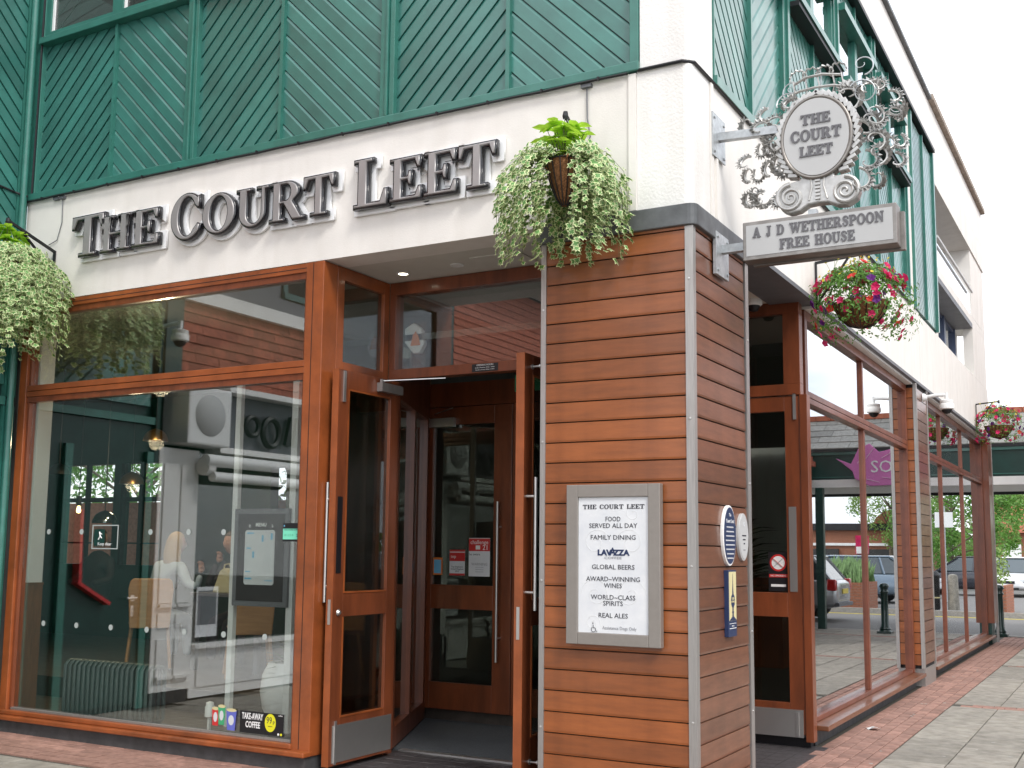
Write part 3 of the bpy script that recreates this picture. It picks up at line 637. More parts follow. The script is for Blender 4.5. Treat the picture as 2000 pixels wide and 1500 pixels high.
# --- door leaves
def leaf(side):
    # open leaves standing parallel to X; 'l' hinged left, 'r' hinged right
    if side == 'l': x0, x1 = -2.695, -2.64
    else: x0, x1 = -1.215, -1.155
    y0_, y1_ = .07, .80
    d = pubbox('entrance_door', 'woodd', (x0, y0_, .03, x1, y0_+.11, 2.76), (x0, y1_-.10, .03, x1, y1_, 2.76), (x0, y0_+.11, 2.63, x1, y1_-.1, 2.76), (x0, y0_+.11, 1.03, x1, y1_-.1, 1.19), (x0, y0_+.11, .03, x1, y1_-.1, .345), bevel=.003)
    xm = (x0+x1)/2
    B('glass_pane', 'glassD', d, (xm-.003, y0_+.111, .346, xm+.003, y1_-.101, 1.029), (xm-.003, y0_+.111, 1.191, xm+.003, y1_-.101, 2.629))
    B('lighter_edge', 'wood', d, (x0-.0, y0_-.004, .03, x1, y0_-.0005, 2.76))
    B('glazing_bead', 'wood', d, (x1-.012, y0_+.111, .346, x1+.004, y0_+.123, 1.029), (x1-.012, y0_+.111, 1.191, x1+.004, y0_+.123, 2.629), (x1-.012, y0_+.123, 1.191, x1+.004, y1_-.113, 1.203), (x1-.012, y0_+.123, 2.617, x1+.004, y1_-.113, 2.629), (x1-.012, y0_+.123, .346, x1+.004, y1_-.113, .358))
    if side == 'l':
        B('kick_plate', 'steel', d, (x1+.0005, y0_+.03, .05, x1+.003, y1_-.005, .30))
        B('lock_plate', 'steel', d, (x0+.018, y0_-.007, .98, x0+.04, y0_-.0045, 1.15))
        b = MB(); b.lathe([(.02, 0), (.024, .006), (.018, .012), (.012, .02)], (x1, y0_+.06, 1.06), 14, axis=(1, 0, 0)); b.build('lock_cylinder', 'steel', d, smooth=True)
        B('door_closer', 'alu', d, (x1+.001, .52, 2.655, x1+.05, .79, 2.72))
        B('push_plate', 'black', d, (x1+.001, y0_+.02, 1.33, x1+.004, y0_+.075, 1.86))
        b = MB(); b.bar((x1+.03, .55, 2.735), (x1+.42, .80, 2.765), .018, .006); b.box(x1+.02, .53, 2.72, x1+.04, .56, 2.745); b.build('closer_arm', 'steel', d)
        B('flush_bolt', 'steel', d, (x1+.001, y0_+.045, 2.53, x1+.012, y0_+.07, 2.75), (x1+.001, y0_+.05, .04, x1+.012, y0_+.07, .33)); 
        hx, s_ = x0, -1
    else:
        B('lock_plate', 'steel', d, (x0+.018, y0_-.007, .95, x0+.04, y0_-.0045, 1.15))
        hx, s_ = x1, 1
    b = MB(); hz0, hz1 = (1.13, 1.96); hy = .085 if side == 'l' else .10; hd_ = .030 if side == 'l' else .07
    b.tube([(hx+s_*hd_, hy, hz0), (hx+s_*hd_, hy, hz1)], .0125, 10)
    for z in (1.24, 1.84): b.tube([(hx, hy, z), (hx+s_*hd_, hy, z)], .009, 8)
    b.build('pull_handle', 'steel', d, smooth=True)
    b = MB()
    for z in (.2, 2.68): b.lathe([(.018, 0), (.018, .006), (.007, .01), (.007, .05), (.014, .055), (.014, .065)], (hx, .17, z), 10, axis=(s_, 0, 0))
    b.build('door_stop', 'steel', d, smooth=True)
leaf('l'); leaf('r')
# porch inner lobby: diagonal side light and inner doors at Y=2.4
def diag_panel():
    p, q = Vector((-2.76, .92, 0)), Vector((-3.42, 2.36, 0)); d = (q-p).normalized(); n = Vector((d.y, -d.x, 0)); Lh = (q-p).length
    b = MB()
    def pb(a, c, z0, z1, th=.04): b.obox(p+d*(a+c)/2+Vector((0, 0, (z0+z1)/2)), d, n, Z_, (c-a)/2, th, (z1-z0)/2)
    pb(0, .07, 0.02, 3.1); pb(.75, .83, .02, 3.1); pb(Lh-.12, Lh, .02, 3.1); pb(.07, .75, .02, .17); pb(.83, Lh-.12, .02, .17); pb(.07, .75, 2.66, 3.1); pb(.83, Lh-.12, 2.66, 3.1)
    f = b.build('lobby_side_frame', 'woodd', pub)
    g = MB(); g.obox(p+d*(.41)+Vector((0, 0, 1.415)), d, n, Z_, .34, .003, 1.245); g.obox(p+d*(.83+Lh-.12)/2+Vector((0, 0, 1.415)), d, n, Z_, (Lh-.95)/2, .003, 1.245)
    g.build('lobby_side_pane', 'glassD', pub)
diag_panel()
YI = 2.4
d = pubbox('inner_door', 'woodd', (-3.44, YI-.03, .11, -3.34, YI+.03, 2.78), (-2.70, YI-.03, .11, -2.52, YI+.03, 2.78), (-3.34, YI-.03, 2.62, -2.70, YI+.03, 2.78), (-3.34, YI-.03, .98, -2.70, YI+.03, 1.19), (-3.34, YI-.03, .11, -2.70, YI+.03, .34), bevel=.003)
B('glass_pane', 'glassD', d, (-3.339, YI-.003, .341, -2.701, YI+.003, .979), (-3.339, YI-.003, 1.191, -2.701, YI+.003, 2.619))
b = MB(); b.tube([(-2.62, YI-.1, .55), (-2.62, YI-.1, 1.92)], .0125, 8); b.tube([(-2.62, YI-.1, .75), (-2.62, YI-.03, .75)], .008, 6); b.tube([(-2.62, YI-.1, 1.7), (-2.62, YI-.03, 1.7)], .008, 6); b.build('pull_handle', 'steel', d, smooth=True)
B('door_closer', 'steel', d, (-3.42, YI-.08, 2.60, -3.1, YI-.031, 2.68))
b = MB(); b.bar((-3.3, YI-.07, 2.72), (-3.08, YI-.12, 2.76), .014, .006); b.build('closer_arm', 'steel', d)
d2 = pubbox('inner_door', 'woodd', (-2.51, YI-.03, .11, -2.40, YI+.03, 2.78), (-1.75, YI-.03, .11, -1.65, YI+.03, 2.78), (-2.40, YI-.03, 2.62, -1.75, YI+.03, 2.78), (-2.40, YI-.03, .11, -1.75, YI+.03, .34))
B('glass_pane', 'glassD', d2, (-2.399, YI-.003, .341, -1.751, YI+.003, 2.619))
pubbox('lobby_head', 'woodd', (-3.5, YI-.04, 2.785, -1.1, YI+.04, 3.0))
pubbox('lobby_mat', 'matfloor', (-3.5, YB+.2, -.03, -1.08, 3.6, .006))
pubbox('lobby_wall', 'woodd', (-1.12, .91, 0, -1.06, 2.78, 3.54))
pubbox('lobby_ceiling', 'ceil', (-3.5, .92, 3.1, -1.1, 2.6, 3.15))
# ------------------------------------------------------------ timber pillar
pil = pubbox('timber_pillar', 'gap', (-.99, .012, 0, -.012, 1.04, 3.42))
pmf = MB().prism([(-.018, 0.0), (.0, .006), (.0, .138), (-.004, .1415), (.012, .1415), (.012, 0)], 'x', -.463, .463)
pmf_me = MB(); pmf_me.add([(-.463, .014, .0), (.463, .014, .0), (.463, .014, .1175), (-.463, .014, .1175), (-.463, -.002, .0), (.463, -.002, .0), (.463, -.004, .012), (-.463, -.004, .012), (-.463, -.0, .1155), (.463, -.0, .1155), (.463, .003, .1175), (-.463, .003, .1175)],
   [(4, 5, 6, 7), (7, 6, 9, 8), (8, 9, 10, 11), (0, 1, 5, 4), (11, 10, 2, 3), (1, 0, 3, 2), (0, 4, 7, 8, 11, 3), (1, 2, 10, 9, 6, 5)])
mf = pmf_me.mesh('plank', 'plank')
pms = MB(); pms.add([(-y, x, z) for x, y, z in pmf_me.v], pmf_me.f)
ms = pms.mesh('plank', 'plank_shaded')
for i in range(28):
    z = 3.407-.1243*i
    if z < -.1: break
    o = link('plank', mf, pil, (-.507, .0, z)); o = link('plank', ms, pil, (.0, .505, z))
    # rear faces, slimmer
B('metal_corner_trim', 'alu', pil, (-.045, -.010, 0, .006, .012, 3.42), (-.012, .0125, 0, .006, .035, 3.42))
B('metal_corner_trim', 'alu', pil, (-1.0, -.010, 0, -.965, .012, 3.42))
B('metal_corner_trim', 'alu', pil, (-.012, .985, 0, .010, 1.05, 3.42))
b = MB()
for z in (2.27, 1.42, .55, 3.1): b.lathe([(.008, 0), (.007, .004), (.003, .005)], (-.022, -.010, z), 8, axis=(0, -1, 0)); b.lathe([(.008, 0), (.007, .004), (.003, .005)], (-.985, -.010, z-.1), 8, axis=(0, -1, 0))
for z in (2.9, 1.95, 1.0, .5): b.lathe([(.008, 0), (.007, .004), (.003, .005)], (.010, 1.02, z), 8, axis=(1, 0, 0))
b.build('screws', 'steel', pil, smooth=True, kind='stuff')
b = MB(); b.prism([(-1.03, -.03)]+[(-.02+.05*math.sin(math.radians(a)), .02-.05*math.cos(math.radians(a))) for a in (0, 22, 45, 68, 90)]+[(.03, 1.08), (-1.03, 1.08)], 'z', 3.422, 3.553); b.build('lead_flashing', 'lead', pub, bevel=.006)
# ------------------------------------------------------------ side door (faces -Y at Y=2.8)
d = pubbox('side_door', 'woodd', (-1.0, 2.78, .1, -.88, 2.84, 2.76), (-.235, 2.78, .1, -.115, 2.84, 2.76), (-.88, 2.78, 2.64, -.235, 2.84, 2.76), (-.88, 2.78, .1, -.235, 2.84, .34), (-.88, 2.78, 1.0, -.235, 2.84, 1.19), bevel=.003)
B('glass_pane', 'glassD', d, (-.879, 2.807, .341, -.236, 2.813, .999), (-.879, 2.807, 1.191, -.236, 2.813, 2.639))
B('kick_plate', 'steel', d, (-.99, 2.776, .08, -.13, 2.779, .29))
B('push_plate', 'steel', d, (-.215, 2.776, 1.2, -.155, 2.779, 1.87))
B('flush_bolt', 'steel', d, (-.165, 2.77, 2.57, -.14, 2.779, 2.78), (-.19, 2.77, .09, -.165, 2.779, .27))
pubbox('side_door_frame', 'woodd', (-1.06, 2.77, 3.44, -.1, 2.87, 3.54), (-1.06, 2.77, 2.77, -.1, 2.87, 2.86), (-.235, 2.77, 2.86, -.1, 2.87, 3.44), (-.112, 2.77, .05, -.05, 2.87, 2.77), bevel=.003)
pubbox('side_transom_pane', 'glassD', (-1.0, 2.81, 2.861, -.236, 2.816, 3.439))
pubbox('step_edge', 'black', (-1.0, 2.86, -.01, -.1, 3.0, .07))  # step coloured black in place of the shade in the door recess
# ------------------------------------------------------------ side windows (glass at X=-0.15)
XG = -.15
def sidewin(ya, yb, ym):
    ff = pubbox('side_window_frame', 'wood_shaded', (XG-.06, ya, .16, XG+.05, ya+.08, 3.50), (XG-.06, yb-.08, .16, XG+.05, yb, 3.50),
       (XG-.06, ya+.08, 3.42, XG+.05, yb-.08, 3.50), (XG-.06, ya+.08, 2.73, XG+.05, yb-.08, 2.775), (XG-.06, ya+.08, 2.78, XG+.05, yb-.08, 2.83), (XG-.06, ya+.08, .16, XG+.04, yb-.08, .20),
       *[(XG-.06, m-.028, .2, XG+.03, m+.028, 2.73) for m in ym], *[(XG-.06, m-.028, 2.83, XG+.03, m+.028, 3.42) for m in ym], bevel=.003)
    e = [ya+.08]+[v for m in ym for v in (m-.028, m+.028)]+[yb-.08]
    for k in range(0, len(e), 2):
        B('pane', 'glassB', ff, (XG-.003, e[k], .201, XG+.003, e[k+1], 2.729), (XG-.003, e[k], 2.831, XG+.003, e[k+1], 3.419))
    pubbox('side_window_sill', 'plank_shaded', (XG-.1, ya, .118, .02, yb, .158), bevel=.006)
    pubbox('head_board', 'offwhite', (XG-.1, ya, 3.502, -.03, yb, 3.524))
sidewin(2.95, 7.62, [5.27]); sidewin(8.48, 14.9, [10.35, 12.5])
pubbox('side_plinth', 'plinth', (-.5, 2.95, -.01, -.1, 14.9, .098))
sp = pubbox('side_pillar', 'gap', (-.5, 7.64, .2, -.012, 8.46, 3.52))
mpl = MB(); mpl.box(-.0, -.36, 0, .012, .36, .116); mq = mpl.mesh('plank', 'plank_shaded')
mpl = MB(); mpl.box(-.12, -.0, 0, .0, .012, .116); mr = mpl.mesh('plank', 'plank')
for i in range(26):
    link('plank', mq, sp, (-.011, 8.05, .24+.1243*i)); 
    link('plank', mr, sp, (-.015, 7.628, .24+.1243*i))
B('metal_corner_trim', 'alu', sp, (-.03, 7.622, .2, .008, 7.68, 3.52), (-.02, 8.41, .2, .008, 8.465, 3.52))
B('metal_foot', 'alu', pub, (-.4, 7.66, 0, -.0, 8.44, .199))
sp = pubbox('end_pillar', 'woodd', (-.6, 14.92, .35, .0, 15.45, 3.52))
B('metal_corner_trim', 'alu', sp, (-.03, 15.45, 0, .01, 15.47, 3.52))
B('metal_foot', 'darkgreen', pub, (-.5, 14.95, 0, -.05, 15.4, .349))
# ------------------------------------------------------------ rooms
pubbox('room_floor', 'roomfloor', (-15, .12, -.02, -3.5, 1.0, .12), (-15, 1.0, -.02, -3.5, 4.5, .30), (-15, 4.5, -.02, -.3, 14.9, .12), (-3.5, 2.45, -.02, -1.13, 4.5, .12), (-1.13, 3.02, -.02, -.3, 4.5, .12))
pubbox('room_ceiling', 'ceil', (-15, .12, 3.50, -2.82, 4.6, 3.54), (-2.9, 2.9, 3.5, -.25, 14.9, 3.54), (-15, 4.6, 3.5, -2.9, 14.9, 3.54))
# back wall with three tall openings
yb = 4.6
ops = [(-11.05, -10.0, 1.25, 2.62), (-9.85, -9.1, 1.25, 2.62), (-7.2, -6.95, 1.5, 2.5), (-6.65, -6.45, 1.5, 2.5)]
xs = -15.; bx = []
for a, c, z0_, z1_ in ops:
    bx += [(xs, yb, 0, a, yb+.15, 3.5), (a, yb, 0, c, yb+.15, z0_), (a, yb, z1_, c, yb+.15, 3.5)]; xs = c
bx += [(xs, yb, 0, -3.3, yb+.15, 3.5)]
pubbox('room_back_wall', 'darkgreen', *bx)
for a, c, z0_, z1_ in ops[:2]:
    pubbox('back_window_frame', 'black', (a, yb-.01, 2.1, c, yb+.05, 2.16), ((a+c)/2-.025, yb-.01, z0_, (a+c)/2+.025, yb+.05, z1_), (a, yb-.01, z0_, a+.05, yb+.05, z1_), (a, yb-.01, z0_+.28, c, yb+.04, z0_+.30))
pubbox('room_side_wall', 'roomwall', (-3.5, 2.5, 0, -3.46, 4.6, 3.5), (-15.1, .1, 0, -15, 4.7, 3.5), (-15, .05, 0, -6.05, .12, 3.5))
pubbox('window_pier', 'offwhite', (-6.0, .12, 1.19, -5.87, .26, 3.5)); pubbox('window_pier', 'wainscot', (-6.0, .115, .12, -5.865, .265, 1.17), (-6.0, .11, 1.17, -5.86, .27, 1.188))
pubbox('bar_counter', 'woodd', (-3.3, 7.5, .1, -1.6, 12, 1.2)); 
pubbox('window_post', 'white', (-4.05, .56, .12, -4.0, .6, 2.84)); pubbox('window_post', 'white', (-3.47, .56, .12, -3.41, .6, 2.84))
b = MB()
for z0_ in range(34):
    for x in range(22): pass
yw = thing('yard_wall', (-14, 8.6, 0), 'sunlit red brick wall seen through the room and its back windows', 'wall')
B('wall_face', 'wallbrick', yw, (-24, 8.5, 0, -8, 8.7, 2.3))

# ================================================================== FASCIA LETTERS (raised, on white backing plates)
sg = thing('fascia_sign', (-3.3, 0, 3.8), 'raised metal serif letters reading THE COURT LEET with white halo plates on the white fascia', 'sign')
LET = [('T', -5.33, -4.95, 3.843, 4.185), ('H', -4.985, -4.645, 3.843, 4.14), ('E', -4.625, -4.33, 3.845, 4.14),
       ('C', -4.205, -3.885, 3.835, 4.195), ('O', -3.875, -3.54, 3.84, 4.15), ('U', -3.535, -3.215, 3.845, 4.145), ('R', -3.21, -2.885, 3.845, 4.145), ('T', -2.895, -2.615, 3.845, 4.145),
       ('L', -2.445, -2.155, 3.84, 4.195), ('E', -2.14, -1.875, 3.845, 4.15), ('E', -1.86, -1.595, 3.845, 4.15), ('T', -1.59, -1.30, 3.845, 4.15)]
# plain black body on a white plate, with a grey face
for ch, x0, x1, z0, z1 in LET:
    a, C_ = GL[ch]; sx = (x1-x0)/a; sy = z1-z0
    lo = curve_to_mesh(glyph_curve(C_, sx, sy, offset=-.0065, extrude=.014, bevel=.011, bres=2), 'letter', 'letblack', sg, face_matrix((x0, -.060, z0), X_, Z_))
    WL[lo.name] = Vector((x0, -.060, z0))
    def sub(nm, mk, y, **k):
        o = curve_to_mesh(glyph_curve(C_, sx, sy, **k), nm, mk, None, face_matrix((x0, y, z0), X_, Z_))
        o.parent = lo; o.matrix_local = Matrix.Translation((0, 0, -(y+.060))) if True else o.matrix_local
        return o
    sub('letter_face', 'letface', -.0835, offset=-.0135, extrude=.002, bevel=.006, bres=0)
    sub('backing_plate', 'halo', -.018, offset=.030, extrude=.010)

# ================================================================== MENU BOARD ON THE PILLAR
mb = thing('menu_board', (-.49, -.01, .95), 'grey framed notice board listing food, beers and ales on the timber pillar', 'notice board')
x0, x1, z0, z1 = -.79, -.19, .955, 1.895; Yb = -.065
B('board_frame', 'bronze', mb, (x0, Yb, z0, x0+.075, -.012, z1), (x1-.075, Yb, z0, x1, -.012, z1), (x0+.075, Yb, z0, x1-.075, -.012, z0+.07), (x0+.075, Yb, z1-.075, x1-.075, -.012, z1), bevel=.004)
B('board_panel', 'panelprint', mb, (x0+.0755, Yb+.014, z0+.0705, x1-.0755, -.013, z1-.0755))
xc = -.49; yp = Yb+.0125; FM = ((1, 0, 0), (0, 0, 1))
def mline(s, z, size, mk='ink', nm='lettering', dx=0, sx=1.0): return txt(s, size, (xc+dx, yp, z), X_, Z_, mk, mb, nm, sx=sx)
# ornate watermark curls
b = MB()
for cx_, cz_, r_, s_ in ((-.60, 1.55, .09, 1), (-.38, 1.55, .09, -1), (-.60, 1.25, .1, -1), (-.38, 1.25, .1, 1), (-.62, 1.08, .05, 1), (-.36, 1.72, .06, 1)):
    pts = [(cx_+s_*(r_*(1-t/30))*math.cos(t*.35), yp+.0022, cz_+(r_*(1-t/30))*math.sin(t*.35)) for t in range(26)]
    b.tube(pts, .0022, 4)
b.build('watermark', 'wmark', mb, kind='stuff')
serif_line('THE COURT LEET', .026, (xc+.002, yp, 1.750), X_, Z_, 'ink', mb, wid=.395, ext=.0006)
def fit(o, wdt):
    xs_ = [v.co.x for v in o.data.vertices]; k = wdt/(max(xs_)-min(xs_)); o.data.transform(Matrix.Diagonal((k, 1, 1, 1))); return o
for s_, z, wdt in (('FOOD', 1.689, .095), ('SERVED ALL DAY', 1.650, .308), ('FAMILY DINING', 1.581, .287), ('GLOBAL BEERS', 1.408, .272), ('AWARD~WINNING', 1.338, .342), ('WINES', 1.300, .113), ('WORLD~CLASS', 1.232, .283), ('SPIRITS', 1.197, .125), ('REAL ALES', 1.127, .185)):
    fit(mline(s_, z, .039), wdt)
fit(mline('LAV ZZA', 1.492, .045, 'navy'), .200); fit(txt('LAV ZZA', .045, (xc+.0018, yp-.0004, 1.492), X_, Z_, 'navy', mb, off=.0022), .204); fit(txt('A', .062, (xc-.002, yp-.0004, 1.497), X_, Z_, 'navy', mb, off=.002), .042)
fit(mline('COFFEE', 1.462, .019, 'inkgrey'), .11); fit(mline('Assistance Dogs Only', 1.056, .027, 'inkgrey', dx=.04), .215)
b = MB()   # wheelchair symbol
c = (xc-.125, yp-.001, 1.05)
b.tube([(c[0]+.014*math.cos(t*.4)-.0, c[1], c[2]-.006+.014*math.sin(t*.4)) for t in range(5, 15)], .0016, 4)
b.tube([(c[0]-.002, c[1], c[2]+.022), (c[0], c[1], c[2]+.004), (c[0]+.012, c[1], c[2]+.003), (c[0]+.017, c[1], c[2]-.016), (c[0]+.024, c[1], c[2]-.015)], .0018, 4)
b.lathe([(.004, 0), (.004, .001)], (c[0]-.003, c[1], c[2]+.03), 8, axis=(0, -1, 0)); b.build('wheelchair_symbol', 'ink', mb)

# ================================================================== PLAQUES ON THE PILLAR SIDE
def oval(cy, cz, ry, rz, mk_edge, mk_face, nm, label, texts):
    t = thing(nm, (0, cy, cz-rz), label, 'plaque')
    b = MB(); n = 36; P = [(cy+ry*math.cos(2*PI*k/n), cz+rz*math.sin(2*PI*k/n)) for k in range(n)]; b.prism(P, 'x', .001, .022); b.build('rim', mk_edge, t, bevel=.003)
    b = MB(); P = [(cy+(ry-.012)*math.cos(2*PI*k/n), cz+(rz-.012)*math.sin(2*PI*k/n)) for k in range(n)]; b.prism(P, 'x', .0225, .0245); b.build('face', mk_face, t)
    for s, dz, size, mk in texts: txt(s, size, (.0252, cy, cz+dz), Y_, Z_, mk, t)
    return t
oval(.555, 1.605, .125, .185, 'offwhite', 'navy', 'oval_plaque', 'dark blue oval plaque with white rim and white lines of text', 
     [('The', .125, .028, 'white'), ('Court Leet', .088, .034, 'white')]+[('mmmmmmmmmmmmmm'[:int(14-abs(k-3.2)*1.1)], .052-.027*k, .017, 'white') for k in range(8)])
oval(.835, 1.60, .10, .15, 'panel', 'panel', 'oval_plaque', 'plain silver oval plaque right of the dark blue one', [('o', .085, .06, 'inkpale'), ('mmmmmm', .01, .018, 'ink'), ('mmmm', -.015, .018, 'ink'), ('mm', -.04, .018, 'ink'), ('mmmmm', -.08, .012, 'inkgrey')])
cm = thing('award_plaque', (0, .565, 1.0), 'tall navy and cream plaque with a hand pump silhouette below the oval plaques', 'plaque')
B('plaque_body', 'navy', cm, (.001, .49, .995, .03, .645, 1.395), bevel=.002)
B('plaque_field', 'cream', cm, (.0302, .50, 1.09, .0315, .635, 1.385))
b = MB(); yc = .5675
prof = [(.0, 1.375), (.006, 1.30), (.012, 1.25), (.03, 1.235), (.038, 1.21), (.03, 1.185), (.012, 1.17), (.01, 1.15), (.018, 1.142), (.01, 1.132), (.014, 1.115), (.05, 1.10), (.067, 1.091)]
b.prism([(yc+r, z) for r, z in prof]+[(yc-r, z) for r, z in prof[::-1]], 'x', .0316, .0326); b.build('pump_silhouette', 'navy', cm)
txt('OUR', .022, (.033, yc, 1.222), Y_, Z_, 'cream', cm); txt('AWARD', .018, (.033, yc, 1.204), Y_, Z_, 'cream', cm)
B('badge', 'white', cm, (.0302, .505, 1.043, .0312, .630, 1.047), (.0302, .505, 1.072, .0312, .630, 1.075)); txt('mm m', .016, (.0312, yc, 1.06), Y_, Z_, 'white', cm)

# ================================================================== HANGING SIGN (plane Y=0.45, faces -Y)
hs = thing('hanging_sign', (0, .45, 3.3), 'ornate pewter hanging sign with oval face over a rectangular name box at the corner', 'hanging sign')
YS = .45; OC = Vector((.64, YS, 3.985)); RX, RZ = .212, .257
def ell(rx, rz, n=44, c=OC): return [(c.x+rx*math.cos(2*PI*k/n), c.z+rz*math.sin(2*PI*k/n)) for k in range(n)]
b = MB(); b.prism(ell(RX-.006, RZ-.006), 'y', YS-.055, YS+.055); b.build('oval_body', 'pewterd', hs, bevel=.012)
b = MB(); b.prism(ell(RX-.018, RZ-.018), 'y', YS-.0585, YS-.0555); b.build('oval_face', 'panel', hs)
b = MB(); P = [(OC.x+(RX-.006)*math.cos(2*PI*k/60), YS-.05, OC.z+(RZ-.006)*math.sin(2*PI*k/60)) for k in range(61)]; b.tube(P, .011, 8, cap=False); b.build('oval_rim', 'pewterd', hs, smooth=True)
# twisted leaf border
b = MB()
for k in range(34):
    a = math.radians(-50+280*k/33)
    if k < 0: continue
    c = Vector((OC.x+(RX+.022)*math.cos(a), YS, OC.z+(RZ+.022)*math.sin(a)))
    t_ = Vector((-math.sin(a), 0, math.cos(a))); r_ = Vector((math.cos(a), 0, math.sin(a)))
    s_ = 1 if k < 17 else -1
    d1 = (r_*.5+t_*.8*s_).normalized()
    b.obox(c, d1, Y_, d1.cross(Vector(Y_)), .030, .036, .0115)
b.build('border_leaves', 'pewter', hs, bevel=.003, kind='stuff')
b = MB()
Pt = [(OC.x+(RX+.02)*math.cos(math.radians(a)), YS, OC.z+(RZ+.02)*math.sin(math.radians(a))) for a in range(-52, 233, 6)]
b.tube(Pt, .02, 8); b.build('border_ring', 'pewterd', hs, smooth=True)
# base with two volutes
b = MB(); P = [(.40, 3.60), (.42, 3.56), (.47, 3.535), (.53, 3.545), (.58, 3.575), (.64, 3.58), (.70, 3.575), (.75, 3.55), (.81, 3.545), (.865, 3.575), (.885, 3.63), (.86, 3.70), (.79, 3.735), (.74, 3.735), (.73, 3.76), (.55, 3.76), (.53, 3.735), (.48, 3.73), (.42, 3.70), (.395, 3.65)]
b.prism(P, 'y', YS-.04, YS+.04); b.build('scroll_base', 'pewter', hs, bevel=.01)
def spiral(cx, cz, r0, turns, a0, s, y, r1=.006, n=44): return [(cx+(r0-(r0-r1)*t/n)*math.cos(a0+s*2*PI*turns*t/n), y, cz+(r0-(r0-r1)*t/n)*math.sin(a0+s*2*PI*turns*t/n)) for t in range(n+1)]
b = MB()
for cx_, s_ in ((.475, 1), (.80, -1)):
    pt = spiral(cx_, 3.632, .085, 2.4, PI/2, s_, YS-.045); b.tube(pt, [.014-.008*i/44 for i in range(45)], 7)
for cx_, s_ in ((.475, 1), (.80, -1)):
    pass
for k in range(7): b.box(.625, YS-.052, 3.60+.022*k, .655, YS-.04, 3.612+.022*k)
b.tube([(.60, YS-.042, 3.75), (.605, YS-.044, 3.68), (.585, YS-.044, 3.60)], .006, 6); b.tube([(.68, YS-.042, 3.75), (.675, YS-.044, 3.68), (.695, YS-.044, 3.60)], .006, 6)
b.build('volute', 'pewter', hs, smooth=True)
# oval lettering
for s, z, h in (('THE', 4.065, .062), ('COURT', 3.965, .068), ('LEET', 3.868, .062)):
    serif_line(s, h, (OC.x, YS-.0625, z), X_, Z_, 'greytext', hs, wid={'THE': .175, 'COURT': .30, 'LEET': .195}[s], ext=.003, bold=.0012)
# crown of rods above the oval
b = MB()
b.tube([(.47, YS-.01, 4.285), (.54, YS-.02, 4.30), (.64, YS-.03, 4.303), (.74, YS-.02, 4.30), (.81, YS-.01, 4.283)], .008, 6)
b.tube([(.50, YS-.01, 4.35), (.58, YS-.03, 4.375), (.68, YS-.03, 4.378), (.79, YS-.01, 4.36)], .008, 6)
for x0_, x1_ in ((.49, .50), (.56, .575), (.64, .65), (.73, .74), (.80, .79)): b.tube([(x0_, YS, 4.25), (x1_+.01, YS-.02, 4.30), (x1_, YS-.02, 4.37)], .005, 5)
for cx_, s_ in ((.53, 1), (.61, -1), (.69, 1), (.77, -1)):
    b.tube([(cx_+.05*math.cos(a/10)*s_, YS-.015+.01*math.sin(a), 4.39+.045*math.sin(a/10)+.004*math.sin(a*2.2)) for a in range(-6, 36, 2)], .0055, 5)
b.build('crown', 'pewter', hs, smooth=True)
# scrolls and acanthus leaves
def scrollpts(x, z, ang, r0, turns, s, y, n=34):
    # starts at (x,z) heading ang, curling tighter
    P = [(x, y, z)]; th = ang; px, pz = x, z
    for i in range(n):
        f = i/n; R = r0*(1-f)**1.15+.006; ds = 2*PI*turns*R/n*1.35; th += s*ds/R; px += ds*math.cos(th); pz += ds*math.sin(th)
        P.append((px, y+.01*math.sin(i*.4), pz))
    return P
def acanthus(b, x, z, ang, ln, y, curl=1, wide=.45, nl=5):
    # a lobed leaf: centre rib with curled blades on both sides, thick enough to cast shade
    d = Vector((math.cos(ang), 0, math.sin(ang))); q = Vector((-math.sin(ang), 0, math.cos(ang)))
    p = Vector((x, y, z)); rib = []
    for i in range(nl*2+1):
        f = i/(nl*2); bend = curl*ln*.35*f*f; rib.append(p+d*ln*f+q*bend+Vector((0, -.02*math.sin(f*PI), 0)))
    b.tube(rib, [.0075-.005*i/(nl*2) for i in range(nl*2+1)], 5)
    for i in range(1, nl*2, 1):
        f = i/(nl*2); c = rib[i]; wl_ = ln*wide*math.sin(PI*(f*.85+.12))*.5+.006
        for s_ in (1, -1):
            dd = (q*s_+d*.75).normalized(); tip = c+dd*wl_*1.15+Vector((0, .012, 0)); m_ = c+dd*wl_*.6+Vector((0, -.014, 0))
            e = d*ln*.055
            V = [c-e, c+e, m_+e*1.2, tip, m_-e*1.1]; V2 = [v+Vector((0, .004, 0)) for v in V]
            b.add(V+V2, [(0, 1, 2, 4), (4, 2, 3), (5, 9, 7, 6), (9, 8, 7), (0, 5, 6, 1), (1, 6, 7, 2), (2, 7, 8, 3), (3, 8, 9, 4), (4, 9, 5, 0)])
